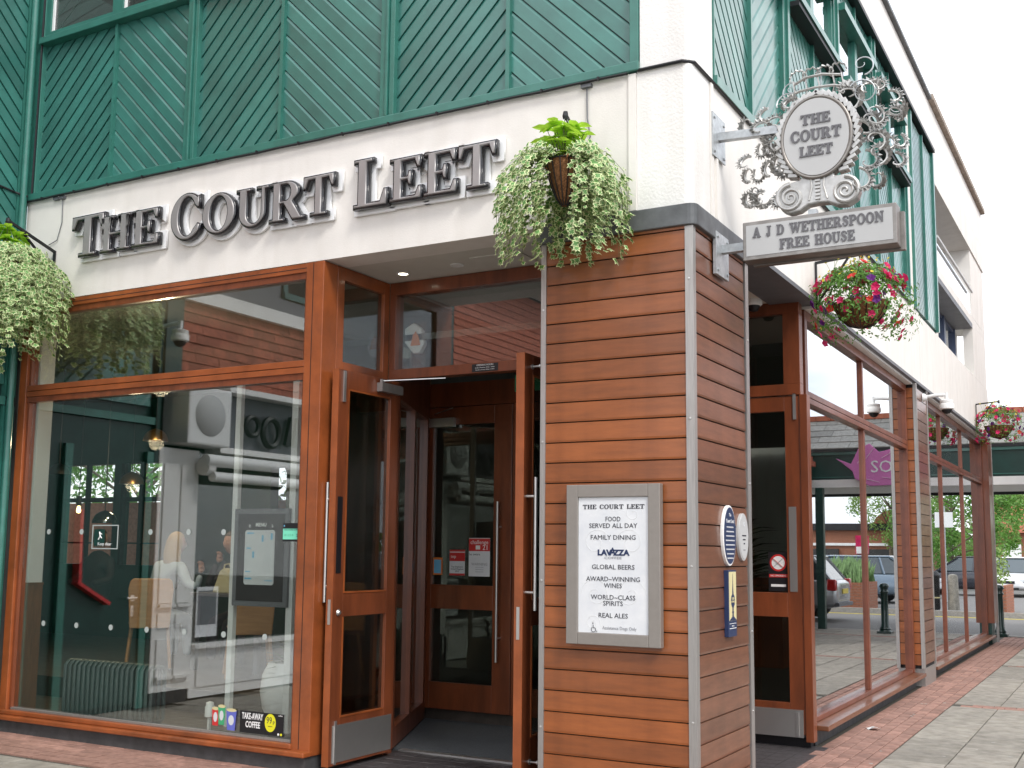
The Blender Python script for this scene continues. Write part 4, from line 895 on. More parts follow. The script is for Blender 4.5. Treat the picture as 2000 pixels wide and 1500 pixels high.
def cscroll(b, x, z, ang, r, turns, s_, y, leaves=9, lsize=.05, th=.009):
    # tapering spiral stem with lobed leaflets on its outer side
    P = []; n = 36; th_ = ang; px, pz = x, z
    for i in range(n+1):
        P.append(Vector((px, y+.022*math.sin(i*.17), pz))); f = i/n; Rr = r*(1-f)**.9+.009; ds = 2*PI*turns*r/n*(1-.72*f); th_ += s_*ds/Rr; px += ds*math.cos(th_); pz += ds*math.sin(th_)
    b.tube(P, [th*(1-.6*i/n) for i in range(n+1)], 6)
    for k in range(leaves):
        i = 2+int(k*(n*.62)/max(1, leaves)); d = (P[i+1]-P[i]).normalized(); q = Vector((d.z, 0, -d.x))*s_; q = -q if False else q
        sz = lsize*(.65+.5*math.sin(PI*(k+.5)/leaves)); c = P[i]
        for w2, tilt in ((1.0, .9), (.62, .1)):
            tip = c+(q+d*tilt).normalized()*sz*w2+Vector((0, -.012, 0)); m1 = c+(q*.8+d*(tilt+.6)).normalized()*sz*w2*.62+Vector((0, -.02, 0)); m2 = c+(q*.8+d*(tilt-.7)).normalized()*sz*w2*.55+Vector((0, .008, 0))
            V = [c-d*.006, m2, tip, m1, c+d*.008]; V2 = [v+Vector((0, .006, 0)) for v in V]
            b.add(V+V2, [(0, 1, 2, 3, 4), (9, 8, 7, 6, 5)]+[(j, j+5, (j+1) % 5+5, (j+1) % 5) for j in range(5)])
b = MB()
for x, z, a, r, tn, s_, lv, ls in [
  (.43, 4.07, 170, .07, .95, 1, 9, .045), (.42, 4.00, 200, .075, .9, -1, 9, .05), (.34, 4.13, 120, .05, .9, 1, 7, .04), (.28, 4.02, 220, .045, .9, 1, 7, .035), (.33, 4.17, 60, .045, .8, -1, 6, .035),
  (.42, 3.90, 210, .06, .9, 1, 8, .042), (.43, 3.82, 190, .06, .85, -1, 8, .042), (.34, 3.80, 160, .05, .9, -1, 7, .035), (.40, 3.70, 190, .05, .9, 1, 7, .04), (.30, 3.72, 160, .055, .95, 1, 8, .04), (.34, 3.66, 240, .045, .9, -1, 7, .038), (.27, 3.68, 200, .04, .9, -1, 6, .03),
  (.86, 4.07, 10, .07, .95, -1, 9, .048), (.86, 4.14, 40, .08, .9, 1, 9, .05), (.98, 4.12, -10, .06, .95, -1, 8, .045), (.99, 4.20, 60, .06, .9, 1, 8, .042), (1.05, 4.22, 20, .045, .9, -1, 7, .035), (1.05, 4.08, -60, .05, .9, 1, 7, .038),
  (.90, 3.98, -20, .065, .95, 1, 9, .045), (1.0, 3.95, 20, .055, .9, -1, 8, .04), (.91, 3.88, 0, .06, .9, -1, 8, .042), (1.0, 3.85, 30, .06, .95, 1, 8, .042), (1.08, 3.83, 0, .045, .9, -1, 7, .035), (.88, 3.76, -10, .07, .9, -1, 9, .045), (1.0, 3.76, 20, .06, .95, 1, 8, .04), (.92, 3.68, -60, .045, .9, 1, 7, .035),
  (.24, 4.10, 200, .05, .9, -1, 7, .038), (.22, 3.95, 150, .045, .9, 1, 7, .036), (.36, 3.93, 170, .05, .9, -1, 7, .04), (.25, 3.86, 230, .045, .9, 1, 7, .036), (.22, 3.78, 170, .04, .9, -1, 6, .034), (.24, 3.63, 190, .045, .9, -1, 7, .036), (.33, 4.25, 170, .05, .9, 1, 7, .038), (1.10, 4.02, 30, .045, .9, 1, 7, .036), (1.12, 3.93, -30, .04, .9, -1, 6, .034),
  (.52, 4.26, 140, .05, .85, 1, 6, .038), (.44, 4.20, 110, .045, .9, -1, 6, .034), (.78, 4.27, 50, .05, .85, -1, 6, .038), (.86, 4.24, 80, .05, .9, 1, 7, .04), (.95, 4.29, 40, .05, .9, -1, 7, .036)]:
    cscroll(b, x, z, math.radians(a), r, tn, s_, YS+random.uniform(-.035, .035), lv, ls)
b.build('acanthus_scrolls', 'pewter', hs, smooth=True, kind='stuff')
b = MB()
for x, z, a, r, tn, s_ in [(.47, 4.27, 170, .06, 1.5, -1), (.84, 4.27, 60, .075, 1.6, -1), (.92, 4.34, 10, .06, 1.4, 1), (.40, 4.22, 110, .065, 1.5, -1), (1.06, 4.14, 30, .035, 1.2, -1), (1.0, 4.05, 40, .04, 1.1, 1)]:
    cscroll(b, x, z, math.radians(a), r, tn, s_, YS+random.uniform(-.03, .03), 0, 0, .005)
b.tube([(.66, YS, 4.30), (.665, YS, 4.36), (.66, YS, 4.44)], .004, 5)
b.build('wire_tendrils', 'galv', hs, smooth=True, kind='stuff')
# name box
bx = B('name_box', 'pewterd', hs, (.183, YS-.06, 3.272, 1.088, YS+.06, 3.512), bevel=.004)
B('name_box_rear', 'pewterd', hs, (.21, YS+.061, 3.262, 1.11, YS+.10, 3.49))
B('box_face', 'panel', hs, (.205, YS-.0635, 3.297, 1.066, YS-.0605, 3.488))
serif_line('A J D WETHERSPOON', .062, (.632, YS-.066, 3.408), X_, Z_, 'greytext', hs, wid=.77, ext=.003, bold=.001)
serif_line('FREE HOUSE', .062, (.632, YS-.066, 3.318), X_, Z_, 'greytext', hs, wid=.44, ext=.003, bold=.001)
b = MB(); b.bar((.002, YS, 4.105), (.42, YS, 4.085), .05, .05); b.bar((.002, YS, 3.375), (.185, YS, 3.375), .05, .05); b.bar((.60, YS, 3.51), (.60, YS, 3.55), .05, .05); b.build('support_arm', 'galv', hs)
B('wall_plate', 'galv', hs, (.0125, .33, 3.96, .022, .57, 4.24), bevel=.001); B('wall_plate', 'galv', hs, (.012, .33, 3.20, .034, .57, 3.47), bevel=.001)
b = MB()
for z in (3.99, 4.21, 3.23, 3.44):
    for y in (.36, .54): b.lathe([(.011, 0), (.011, .007), (.006, .009)], (.022 if z > 3.6 else .034, y, z), 6, axis=(1, 0, 0))
b.build('bolts', 'galv', hs, kind='stuff')
B('conduit', 'render', pub, (.0005, .40, 3.56, .022, .43, 3.955))

# ================================================================== HANGING BASKETS
def leafpoly(b, c, n, up_, size, kind, fold=.25):
    n = n.normalized(); u = (up_-n*up_.dot(n))
    if u.length < 1e-3: u = Vector((1, 0, 0))
    u.normalize(); v = n.cross(u)
    if kind == 'ivy':
        R = [(0, 1.0), (.16, .52), (.62, .66), (.40, .18), (.62, -.25), (.18, -.28), (0, -.15)]
        out_ = [(x, y) for x, y in R]+[(-x, y) for x, y in R[-2:0:-1]]
        V = [c+(v*x+u*y)*size-n*abs(x)*fold*size for x, y in out_]; m = len(V)
        Vi = [c+(v*x*.70+u*(y*.74+.03))*size-n*(abs(x)*fold*size*.7-.0008) for x, y in out_]
        s0 = len(b.v); b.v += [tuple(p) for p in V+Vi]
        for i in range(m): b.f.append((s0+i, s0+(i+1) % m, s0+m+(i+1) % m, s0+m+i)); b.m.append(1)
        b.f.append(tuple(s0+m+i for i in range(m))); b.m.append(0)
    else:
        R = {'lime': [(0, 1), (.28, .62), (.34, .25), (.2, -.1), (0, -.25)], 'leaf': [(0, 1), (.22, .5), (.2, .1), (0, -.1)], 'blade': [(0, 1), (.05, .5), (.055, .1), (0, -.1)]}[kind]
        m = len(R); L_ = [c+u*y*size-n*(y*y*.18)*size for x, y in R]
        s0 = len(b.v)
        b.v += [tuple(c+u*y*size-n*(y*y*.25)*size) for x, y in R]+[tuple(c+(v*x+u*y)*size-n*(y*y*.25-abs(x)*.3)*size) for x, y in R[1:-1]]+[tuple(c+(-v*x+u*y)*size-n*(y*y*.25-abs(x)*.3)*size) for x, y in R[1:-1]]
        a = list(range(s0, s0+m)); r = [a[0]]+list(range(s0+m, s0+2*m-2))+[a[-1]]; l = [a[0]]+list(range(s0+2*m-2, s0+3*m-4))+[a[-1]]
        for i in range(m-1):
            for side, fl in ((r, 1), (l, 0)):
                q = [a[i], a[i+1], side[i+1], side[i]]; q2 = []
                for k in q:
                    if k not in q2: q2.append(k)
                if len(q2) > 2: b.f.append(tuple(q2 if fl else q2[::-1])); b.m.append(0)
def rv(): return Vector((random.gauss(0, 1), random.gauss(0, 1), random.gauss(0, 1))).normalized()
def basket_bracket(t, wx, wy, dirv, z0, z1, reach, ztip):
    b = MB(); d = Vector(dirv); o = Vector((wx, wy, 0))+d*.012
    b.bar(o+Vector((0, 0, z0)), o+Vector((0, 0, z1)), .025, .012, upv=d)
    tip = o+d*reach+Vector((0, 0, ztip)); b.bar(o+Vector((0, 0, z1-.01)), tip, .02, .02); b.bar(o+Vector((0, 0, z0+.04)), o+d*reach*.72+Vector((0, 0, z1+(ztip-z1)*.72-.01)), .016, .016)
    b.lathe([(.014, -.03), (.02, -.01), (.014, .02)], tip, 8); b.build('wall_bracket', 'black', t)
    return tip
def ivy_basket(loc, label, seed, wallx, tip_reach, spread, front_gap):
    random.seed(seed); x, y, z = loc      # z = rim height
    t = thing('ivy_hanging_basket', (x, y, z-.33), label, 'hanging basket', 'ivy hanging baskets on the white fascia')
    tip = basket_bracket(t, wallx, 0, (0, -1, 0), z-.06, z+.16, tip_reach, z+.30)
    b = MB(); prof = [(.014, -.27), (.045, -.23), (.08, -.14), (.106, -.05), (.118, .0), (.112, .004), (.1, -.02), (.0, -.03)]
    b.lathe(prof, (x, y, z), 28); b.build('coir_liner', 'coir', t, smooth=True)
    b = MB()
    for k in range(14):
        a = 2*PI*k/14; b.tube([(x+(r+.004)*math.cos(a), y+(r+.004)*math.sin(a), z+h) for r, h in prof[:5]], .0035, 5)
    b.tube([(x+.122*math.cos(a/3), y+.122*math.sin(a/3), z) for a in range(20)], .005, 5); b.build('wire_frame', 'black', t, kind='stuff')
    b = MB()
    for a in (.3, 2.4, 4.5): b.tube([(x+.118*math.cos(a), y+.118*math.sin(a), z), tuple(tip)], .0022, 4)
    b.build('chain', 'galv', t)
    # soil and upright lime plant
    b = MB(); st = MB()
    for k in range(34):
        a = random.uniform(0, 2*PI); r = random.uniform(.0, .15); h = random.uniform(.03, .235)
        base = Vector((x+r*.4*math.cos(a), y+r*.4*math.sin(a), z)); p = Vector((x+r*math.cos(a), y+r*math.sin(a), z+h)); st.tube([base, (base+p)/2+rv()*.01, p], .003, 4)
        for q in range(4):
            dd = (Vector((math.cos(a+q*1.6), math.sin(a+q*1.6), random.uniform(-.1, .7)))).normalized(); leafpoly(b, p+dd*.008, (Z_V+rv()*.35), dd, random.uniform(.055, .095), 'lime')
    st.build('stems', 'stem', t, kind='stuff'); b.build('upright_leaves', 'lime', t, kind='stuff')
    b = MB(); st = MB(); dr = MB()
    for k in range(int((95 if front_gap else 118)*spread)):
        a = random.uniform(0, 2*PI)
        fa = abs((a-5.1+PI) % (2*PI)-PI)        # gap toward the front
        if front_gap and fa < .40: a = 5.1+random.choice((-1, 1))*random.uniform(.42, 1.4)
        lnn = (1 if front_gap else 1.35)*random.uniform(.30, .66)*random.choice([.75, 1, 1, 1.08]); R = random.uniform(.13, .405)*(.8+.2*spread)
        P = []
        for i in range(15):
            f = i/14; rr = .08+(R-.06)*math.sin(min(1, f*1.9)*PI/2); P.append(Vector((x+rr*math.cos(a+.25*f*math.sin(k)), y+rr*math.sin(a+.25*f*math.sin(k)), z+.07*math.sin(min(1, f*3)*PI)-lnn*max(0, f-.1)**1.15)))
        for p in P:
            if p.y > -.012: p.y = -.012-random.random()*.01
        st.tube(P[::3]+[P[-1]], .0016, 3, cap=False)
        for i in range(1, 15):
            for q in range(2):
                c = P[i]+rv()*.022; o_ = Vector((P[i].x-x, P[i].y-y, .35*P[i].length*0+.12)); o_.normalize()
                if c.y > -.008: c.y = -.008
                leafpoly(b, c, (o_+rv()*.55+Vector((0, -.15, .25))), Vector((0, 0, -1))+rv()*.6, random.uniform(.017, .043), 'ivy')
    st.build('trailing_stems', 'stem', t, kind='stuff'); b.build('ivy_foliage', ['ivy', 'ivye'], t, kind='stuff')
    for k in range(14):
        c = Vector((x, y, z))+Vector((random.uniform(-.1, .1), -random.uniform(.03, .12), random.uniform(-.05, .05))); leafpoly(dr, c, rv(), rv(), .03, 'leaf')
    dr.build('dry_leaves', 'dry', t, kind='stuff')
Z_V = Vector((0, 0, 1))
ivy_basket((-.705, -.28, 3.83), 'trailing ivy basket with lime leaves between the fascia letters and the corner', 5, -.70, .27, 1.15, True)
ivy_basket((-5.64, -.46, 3.80), 'dense ivy basket at the left edge beside the first fascia letter', 11, -5.62, .46, 2.1, False)

def flower(b, c, n, r):
    n = n.normalized(); u = n.cross(Vector((.3, .5, .8))).normalized(); v = n.cross(u); s0 = len(b.v)
    b.v.append(tuple(c-n*r*.35))
    for k in range(10):
        a = 2*PI*k/10; rr = r*(1 if k % 2 == 0 else .74); b.v.append(tuple(c+(u*math.cos(a)+v*math.sin(a))*rr+n*.12*r*(k % 2)))
    for k in range(10): b.f.append((s0, s0+1+k, s0+1+(k+1) % 10)); b.m.append(0)
def flower_basket(loc, label, seed, wy, small=False):
    random.seed(seed); x, y, z = loc
    t = thing('flower_hanging_basket', (x, y, z-.22), label, 'hanging basket', 'flower hanging baskets along the side wall')
    tip = basket_bracket(t, 0, wy, (1, 0, 0), z-.02, z+.38, x, z+.40)
    b = MB(); prof = [(.02, -.205), (.1, -.18), (.17, -.11), (.21, -.02), (.215, 0), (.2, 0), (.0, -.01)]; b.lathe(prof, (x, y, z), 30); b.build('coir_liner', 'coir', t, smooth=True)
    b = MB()
    for k in range(22):
        a = 2*PI*k/22; b.tube([(x+(r+.004)*math.cos(a), y+(r+.004)*math.sin(a), z+h) for r, h in prof[:5]], .0035, 4)
    b.build('wire_frame', 'black', t, kind='stuff')
    b = MB()
    for a in (.5, 2.6, 4.7): b.tube([(x+.21*math.cos(a), y+.21*math.sin(a), z), tuple(tip)], .002, 4)
    b.build('chain', 'galv', t)
    lf = MB(); F = {k: MB() for k in 'mpyr'}
    nl = 3800 if not small else 1800
    cen = Vector((x, y, z))
    def shell():
        a = random.uniform(0, 2*PI)
        if random.random() < .62:
            r = .34*math.sqrt(random.random()); h = .06+.27*math.sqrt(max(0, 1-(r/.36)**2))*random.uniform(.45, 1)
        else:
            r = random.uniform(.24, .46); h = random.uniform(-.20-.08*abs(math.sin(a*2)), .12)
        return cen+Vector((r*math.cos(a), r*math.sin(a), h)), a
    for k in range(nl):
        p, a = shell(); o_ = (p-cen+Vector((0, 0, .05))).normalized()
        if p.x < .02: p.x = .02
        leafpoly(lf, p, o_+rv()*.7, rv()+Vector((0, 0, -.2)), random.uniform(.018, .036), 'leaf')
    nf = 150 if not small else 150
    for k in range(nf):
        p, a = shell(); o_ = (p-cen+Vector((0, 0, .03))).normalized(); p = p+o_*.025
        if p.x < .03: p.x = .03
        top = p.z > z+.15
        c = random.choices('mpyr', ([2.4, .6, 3, .2] if top else [8, 1.6, .4, .7]))[0]
        flower(F[c], p, o_+rv()*.5, random.uniform(.03, .043)*(.45 if c == 'y' else 1))
    for k in range(40):   # sprigs standing up
        a = random.uniform(0, 2*PI); p = cen+Vector((.3*math.cos(a)*random.random(), .3*math.sin(a)*random.random(), .2)); q = p+Vector((random.uniform(-.08, .08), random.uniform(-.08, .08), random.uniform(.1, .2)))
        lf.tube([p, q], .0015, 3); flower(F['y'], q, rv()+Z_V, .013)
    lf.build('foliage', 'fol', t, kind='stuff')
    for k, nm, mk in (('m', 'magenta_flowers', 'petal_m'), ('p', 'purple_flowers', 'petal_p'), ('y', 'yellow_flowers', 'petal_y'), ('r', 'red_flowers', 'petal_r')):
        if F[k].v: F[k].build(nm, mk, t, kind='stuff')
flower_basket((.36, 2.92, 3.50), 'large petunia basket hanging below the name box by the side windows', 21, 2.92)
flower_basket((.34, 13.4, 3.58), 'small distant petunia basket at the far end of the side wall', 22, 13.4, True)

# ================================================================== CCTV, LAMPS AND SMALL FITTINGS
def cctv(base, dirv, label, ln=.3):
    t = thing('security_camera', base, label, 'security camera'); d = Vector(dirv); p = Vector(base)
    b = MB(); b.lathe([(.05, 0), (.05, .02), (.025, .05)], p, 14, axis=d); b.tube([p, p+d*ln*.6+Vector((0, 0, .02)), p+d*ln+Vector((0, 0, .02))], .022, 8); b.tube([p+d*ln+Vector((0, 0, .045)), p+d*ln+Vector((0, 0, -.04))], .02, 8); b.build('arm', 'white', t, smooth=True)
    q = p+d*ln+Vector((0, 0, -.16)); b = MB(); b.lathe([(.07, 0), (.085, .01), (.085, .06), (.075, .075), (.078, .08), (.078, .11), (.03, .125)], q, 20); b.build('housing', 'offwhite', t, smooth=True)
    b = MB(); b.lathe([(.0, -.055), (.035, -.045), (.056, -.02), (.062, 0)], q, 16); b.build('dome', 'black', t, smooth=True)
cctv((.008, 8.1, 3.40), (1, 0, 0), 'white dome camera on an arm above the slatted side pillar', .27)
cctv((-6.04, -1.45, 3.62), (1, 0, 0), 'white dome camera on the green clad wall at the left, mirrored in the window', .3)
t = thing('security_camera', (-.42, 2.4, 3.36), 'small dome camera under the soffit behind the side transom light', 'security camera')
b = MB(); b.lathe([(.07, .05), (.07, 0), (.06, -.01)], (-.42, 2.6, 3.5), 16); b.build('housing', 'white', t); b = MB(); b.lathe([(0, -.05), (.035, -.04), (.05, -.01), (.052, 0)], (-.42, 2.6, 3.49), 14); b.build('dome', 'black', t, smooth=True)
def downlight(x, y):
    t = thing('downlight', (x, y, 3.53), 'lit recessed downlight in the porch soffit' if x < -2 else 'unlit recessed downlight near the soffit hatch', 'downlight')
    b = MB(); b.lathe([(.05, 0), (.05, -.006), (.038, -.006), (.036, 0)], (x, y, 3.5395), 18); b.build('bezel', 'white', t); b = MB(); b.lathe([(.034, -.004), (.034, -.001)], (x, y, 3.539), 16); b.build('lens', 'led' if x < -2 else 'white', t)
downlight(-2.47, .58); downlight(-1.98, .55)
t = thing('opening_hours_sign', (-1.88, .79, 2.79), 'small black opening hours sticker on the bar over the front doors', 'sign')
B('plate', 'black', t, (-1.99, YB-.054, 2.792, -1.77, YB-.0505, 2.85))
txt('OPENING HOURS', .018, (-1.88, YB-.0545, 2.84), X_, Z_, 'white', t); txt('Sunday to Wednesday  08.00am - 12.00am', .0095, (-1.88, YB-.0545, 2.822), X_, Z_, 'white', t); txt('Thursday to Saturday  08.00am - 01.00am', .0095, (-1.88, YB-.0545, 2.806), X_, Z_, 'white', t)
t = thing('alarm_box', (-2.6, YB+.1, 3.0), 'white hexagonal alarm box behind the transom light', 'alarm')
b = MB(); b.prism([(-2.68, 3.20), (-2.60, 3.24), (-2.53, 3.19), (-2.50, 3.07), (-2.54, 3.0), (-2.60, 3.0), (-2.68, 3.09)], 'y', YB+.07, YB+.12); b.build('box', 'white', t, bevel=.008); b = MB(); b.prism([(-2.62, 3.06), (-2.60, 3.14), (-2.575, 3.17), (-2.55, 3.13), (-2.53, 3.06)], 'y', YB+.065, YB+.0695); b.build('bell_symbol', 'orange', t)
t = thing('exit_sign', (-2.1, 1.9, 2.82), 'green running-man exit sign above the inner doors', 'sign')
B('panel', 'greenp', t, (-2.35, 2.1, 2.84, -1.95, 2.12, 2.98)); b = MB(); b.prism([(-2.05, 2.95), (-2.05, 2.90), (-2.08, 2.90), (-2.04, 2.86), (-2.0, 2.90), (-2.03, 2.90), (-2.03, 2.95)], 'y', 2.095, 2.0995); b.build('arrow', 'white', t)

# ---- stickers on the inner door and side door
def sticker(nm, label, plane, x0, z0, x1, z1, base, extra, cat='sticker'):
    # plane: y value (faces -Y)
    t = thing(nm, (x0, plane, z0), label, cat)
    B('sheet', base, t, (x0, plane-.0012, z0, x1, plane, z1)); extra(t, plane-.0014); return t
def e1(t, y):
    B('band', 'red', t, (-2.96, y-.0003, 1.49, -2.745, y, 1.60)); txt('challenge', .05, (-2.853, y-.0008, 1.567), X_, Z_, 'white', t); txt('21', .062, (-2.79, y-.0008, 1.52), X_, Z_, 'white', t)
    B('card', 'white', t, (-2.89, y-.0008, 1.505, -2.845, y-.0004, 1.54)); txt('be aware', .03, (-2.90, y-.0008, 1.462), X_, Z_, 'ink', t); txt('WARNING', .034, (-2.85, y-.0008, 1.375), X_, Z_, 'inkgrey', t)
    for k in range(3): txt('mmmmmmmmmm', .011, (-2.85, y-.0008, 1.35-.02*k), X_, Z_, 'inkgrey', t)
sticker('age_policy_sticker', 'white and red challenge 21 sticker on the inner door glass', YI-.0045, -2.96, 1.27, -2.745, 1.605, 'panelprint', e1)
def e2(t, y):
    B('band', 'red', t, (-3.16, y-.0003, 1.40, -3.0, y, 1.475)); txt('top', .04, (-3.12, y-.0008, 1.44), X_, Z_, 'white', t); txt('Top Employers', .02, (-3.08, y-.0008, 1.35), X_, Z_, 'ink', t); txt('United Kingdom', .02, (-3.08, y-.0008, 1.33), X_, Z_, 'ink', t); txt('2012', .02, (-3.08, y-.0008, 1.31), X_, Z_, 'ink', t); B('foot', 'red', t, (-3.16, y-.0003, 1.275, -3.0, y, 1.292)); B('head', 'red', t, (-3.16, y-.0003, 1.484, -3.0, y, 1.50))
sticker('employer_award_sticker', 'small red headed award sticker left of the age policy sticker', YI-.0045, -3.16, 1.275, -3.0, 1.50, 'panelprint', e2)
def e3(t, y): B('inner', 'cyan', t, (-3.325, y-.0004, 1.29, -3.25, y, 1.41))
sticker('small_door_sticker', 'little red and blue sticker at the left of the inner door glass', YI-.0045, -3.335, 1.275, -3.235, 1.43, 'orange', e3)
def ns(t, y):
    b = MB(); n = 24; b.prism([(-.315+.068*math.cos(2*PI*k/n), 1.425+.068*math.sin(2*PI*k/n)) for k in range(n)], 'y', y-.0006, y-.0002); b.build('ring', 'red', t)
    b = MB(); b.prism([(-.315+.053*math.cos(2*PI*k/n), 1.425+.053*math.sin(2*PI*k/n)) for k in range(n)], 'y', y-.001, y-.0007); b.build('disc', 'white', t)
    b = MB(); b.bar((-.36, y-.0014, 1.385), (-.27, y-.0014, 1.465), .014, .0003); b.build('cigarette', 'ink', t); b = MB(); b.bar((-.36, y-.0018, 1.465), (-.27, y-.0018, 1.385), .012, .0003); b.build('bar', 'red', t)
    B('band', 'red', t, (-.39, y-.0006, 1.31, -.24, y-.0002, 1.335)); txt('NO SMOKING', .02, (-.315, y-.001, 1.322), X_, Z_, 'white', t); B('band', 'white', t, (-.375, y-.0006, 1.235, -.255, y-.0002, 1.255)); 
sticker('no_smoking_sticker', 'round no smoking sticker on the side door glass', 2.8065, -.395, 1.20, -.237, 1.51, 'black', ns)

# ---- vinyls on the big window (plane Y=0.05)
yw_ = .0505
def disc(x, z):
    b = MB(); n = 18; b.prism([(x+.022*math.cos(2*PI*k/n), z+.022*math.sin(2*PI*k/n)) for k in range(n)], 'y', yw_-.001, yw_)
    return b
gl_t = thing('glass_marker_dots', (-4.4, .05, .85), 'two rows of frosted warning dots across the big front window', 'markings')
for i in range(7): disc(-5.56+.39*i, .872).build('dot', 'frost', gl_t)
for x in (-5.56, -5.17, -4.40, -4.0, -3.65): disc(x, 1.61).build('dot', 'frost', gl_t)
def tk(t, y):
    fit(txt('TAKE-AWAY', .060, (-3.305, y-.0005, .315), X_, Z_, 'white', t, off=.0015), .195); fit(txt('COFFEE', .060, (-3.30, y-.0005, .258), X_, Z_, 'white', t, off=.0015), .135)
    b = MB(); n = 24; b.prism([(-3.14+.05*math.cos(2*PI*k/n), .285+.062*math.sin(2*PI*k/n)) for k in range(n)], 'y', y-.0006, y); b.build('price_disc', 'yellow', t)
    txt('99', .065, (-3.15, y-.001, .30), X_, Z_, 'ink', t, sx=.8); txt('P', .035, (-3.108, y-.001, .285), X_, Z_, 'ink', t); txt('mmmmm', .010, (-3.14, y-.001, .262), X_, Z_, 'ink', t)
    txt('coffee', .016, (-3.05, y-.0005, .34), X_, Z_, 'white', t); 
    for x, mk in ((-3.065, 'white'), (-3.04, 'yellow')):
        b = MB(); b.prism([(x+.009*math.cos(2*PI*k/10), .213+.009*math.sin(2*PI*k/10)) for k in range(10)], 'y', y-.0006, y); b.build('dot', mk, t)
sticker('coffee_price_sticker', 'black take-away coffee 99p sticker low in the front window corner', yw_, -3.42, .20, -3.02, .35, 'black', tk)
def cup(x, z, h, r, mk, label, yy):
    t = thing('paper_cup_print', (x, yy, z), label, 'sticker')
    b = MB(); b.prism([(x-r*.75, z), (x+r*.75, z), (x+r, z+h), (x-r, z+h)], 'y', yy-.001, yy-.0); b.build('cup', mk, t); b = MB(); n = 16; b.prism([(x+r*math.cos(2*PI*k/n), z+h+.012*math.sin(2*PI*k/n)) for k in range(n)], 'y', yy-.0016, yy-.0011); b.build('lid_rim', 'cream', t)
    b = MB(); b.prism([(x+r*.55*math.cos(2*PI*k/n), z+h*.5+.035*math.sin(2*PI*k/n)) for k in range(n)], 'y', yy-.0016, yy-.0011); b.build('cup_print', 'inkpale', t)
cup(-3.655, .225, .12, .035, 'red', 'red paper cup print, leftmost of three beside the price sticker', yw_)
cup(-3.595, .235, .13, .035, 'greenp', 'green paper cup print, middle of the three', yw_-.002)
cup(-3.50, .205, .14, .048, 'blue', 'blue paper cup print next to the price sticker', yw_-.004)
def fh(t, y):
    B('band', 'mint', t, (-3.085, y-.0004, 1.56, -2.935, y, 1.635)); txt('FOOD HYGIENE RATING', .0115, (-3.01, y-.001, 1.627), X_, Z_, 'ink', t); txt('0 1 2 3 4', .022, (-3.03, y-.001, 1.59), X_, Z_, 'greenp', t); txt('5', .03, (-2.955, y-.001, 1.588), X_, Z_, 'ink', t)
    b = MB(); b.lathe([(.006, 0), (.006, .0006)], (-3.075, y, 1.655), 10, axis=(0, -1, 0)); b.build('crest', 'cyan', t)
sticker('hygiene_rating_sticker', 'mint green food hygiene rating 5 sticker at the window edge', yw_, -3.09, 1.545, -2.932, 1.675, 'black', fh)
def ex(t, y):
    txt('Keep clear', .035, (-4.9, y-.0005, 1.515), X_, Z_, 'white', t); B('band', 'darkgreen', t, (-5.02, y-.0005, 1.50, -4.90, y-.0001, 1.63)); b = MB(); b.tube([(-4.96, y-.001, 1.61), (-4.95, y-.001, 1.58), (-4.97, y-.001, 1.55)], .006, 4); b.tube([(-4.95, y-.001, 1.60), (-4.93, y-.001, 1.59)], .004, 4); b.tube([(-4.955, y-.001, 1.58), (-4.93, y-.001, 1.56)], .005, 4); b.build('running_figure', 'white', t)
t = thing('fire_exit_sticker', (-4.9, .05, 1.47), 'translucent green and white fire exit keep clear sticker in the front window', 'sticker')
B('border', 'frost', t, (-5.045, yw_-.001, 1.475, -5.035, yw_, 1.665), (-4.76, yw_-.001, 1.475, -4.75, yw_, 1.665), (-5.035, yw_-.001, 1.475, -4.76, yw_, 1.483), (-5.035, yw_-.001, 1.657, -4.76, yw_, 1.665)); ex(t, yw_-.001)

# ================================================================== INSIDE THE PUB
# menu poster hung between the white posts
t = thing('menu_poster', (-3.71, .55, 1.05), 'dark framed menu poster hung between two white posts in the window', 'poster')
B('poster_frame', 'grey', t, (-3.99, .53, 1.05, -3.44, .555, 1.80))
B('poster_field', 'black', t, (-3.95, .5265, 1.09, -3.48, .5295, 1.76))
b = MB(); b.prism([(-3.87, 1.23), (-3.855, 1.215), (-3.585, 1.215), (-3.57, 1.23), (-3.57, 1.62), (-3.585, 1.635), (-3.855, 1.635), (-3.87, 1.62)], 'y', .5225, .526); b.build('menu_card', 'panelprint', t)
serif_line('BENU'.replace('B', 'N') if False else 'ENU', .028, (-3.70, .5225, 1.662), X_, Z_, 'white', t, wid=.085, ext=.0006) if False else txt('MENU', .04, (-3.715, .526, 1.675), X_, Z_, 'white', t, off=.001)
txt('e', .05, (-3.83, .526, 1.67), X_, Z_, 'white', t, name='ornament'); txt('s', .05, (-3.60, .526, 1.67), X_, Z_, 'white', t, name='ornament')
b = MB()
for c_ in range(3):
    for r_ in range(22):
        if (c_*7+r_) % 6: b.box(-3.855+.095*c_, .5215, 1.225+.0185*r_, -3.855+.095*c_+random.uniform(.05, .08), .5222, 1.228+.0185*r_)
b.build('menu_lines', 'inkpale', t, kind='stuff')
for x, z, w_, h_ in ((-3.85, 1.605, .07, .012), (-3.85, 1.49, .045, .01), (-3.70, 1.545, .02, .05), (-3.61, 1.56, .02, .05), (-3.79, 1.42, .02, .05), (-3.855, 1.31, .05, .01), (-3.86, 1.255, .07, .013), (-3.66, 1.245, .08, .006)): B('menu_block', 'cyan', t, (x, .5205, z, x+w_, .5212, z+h_))

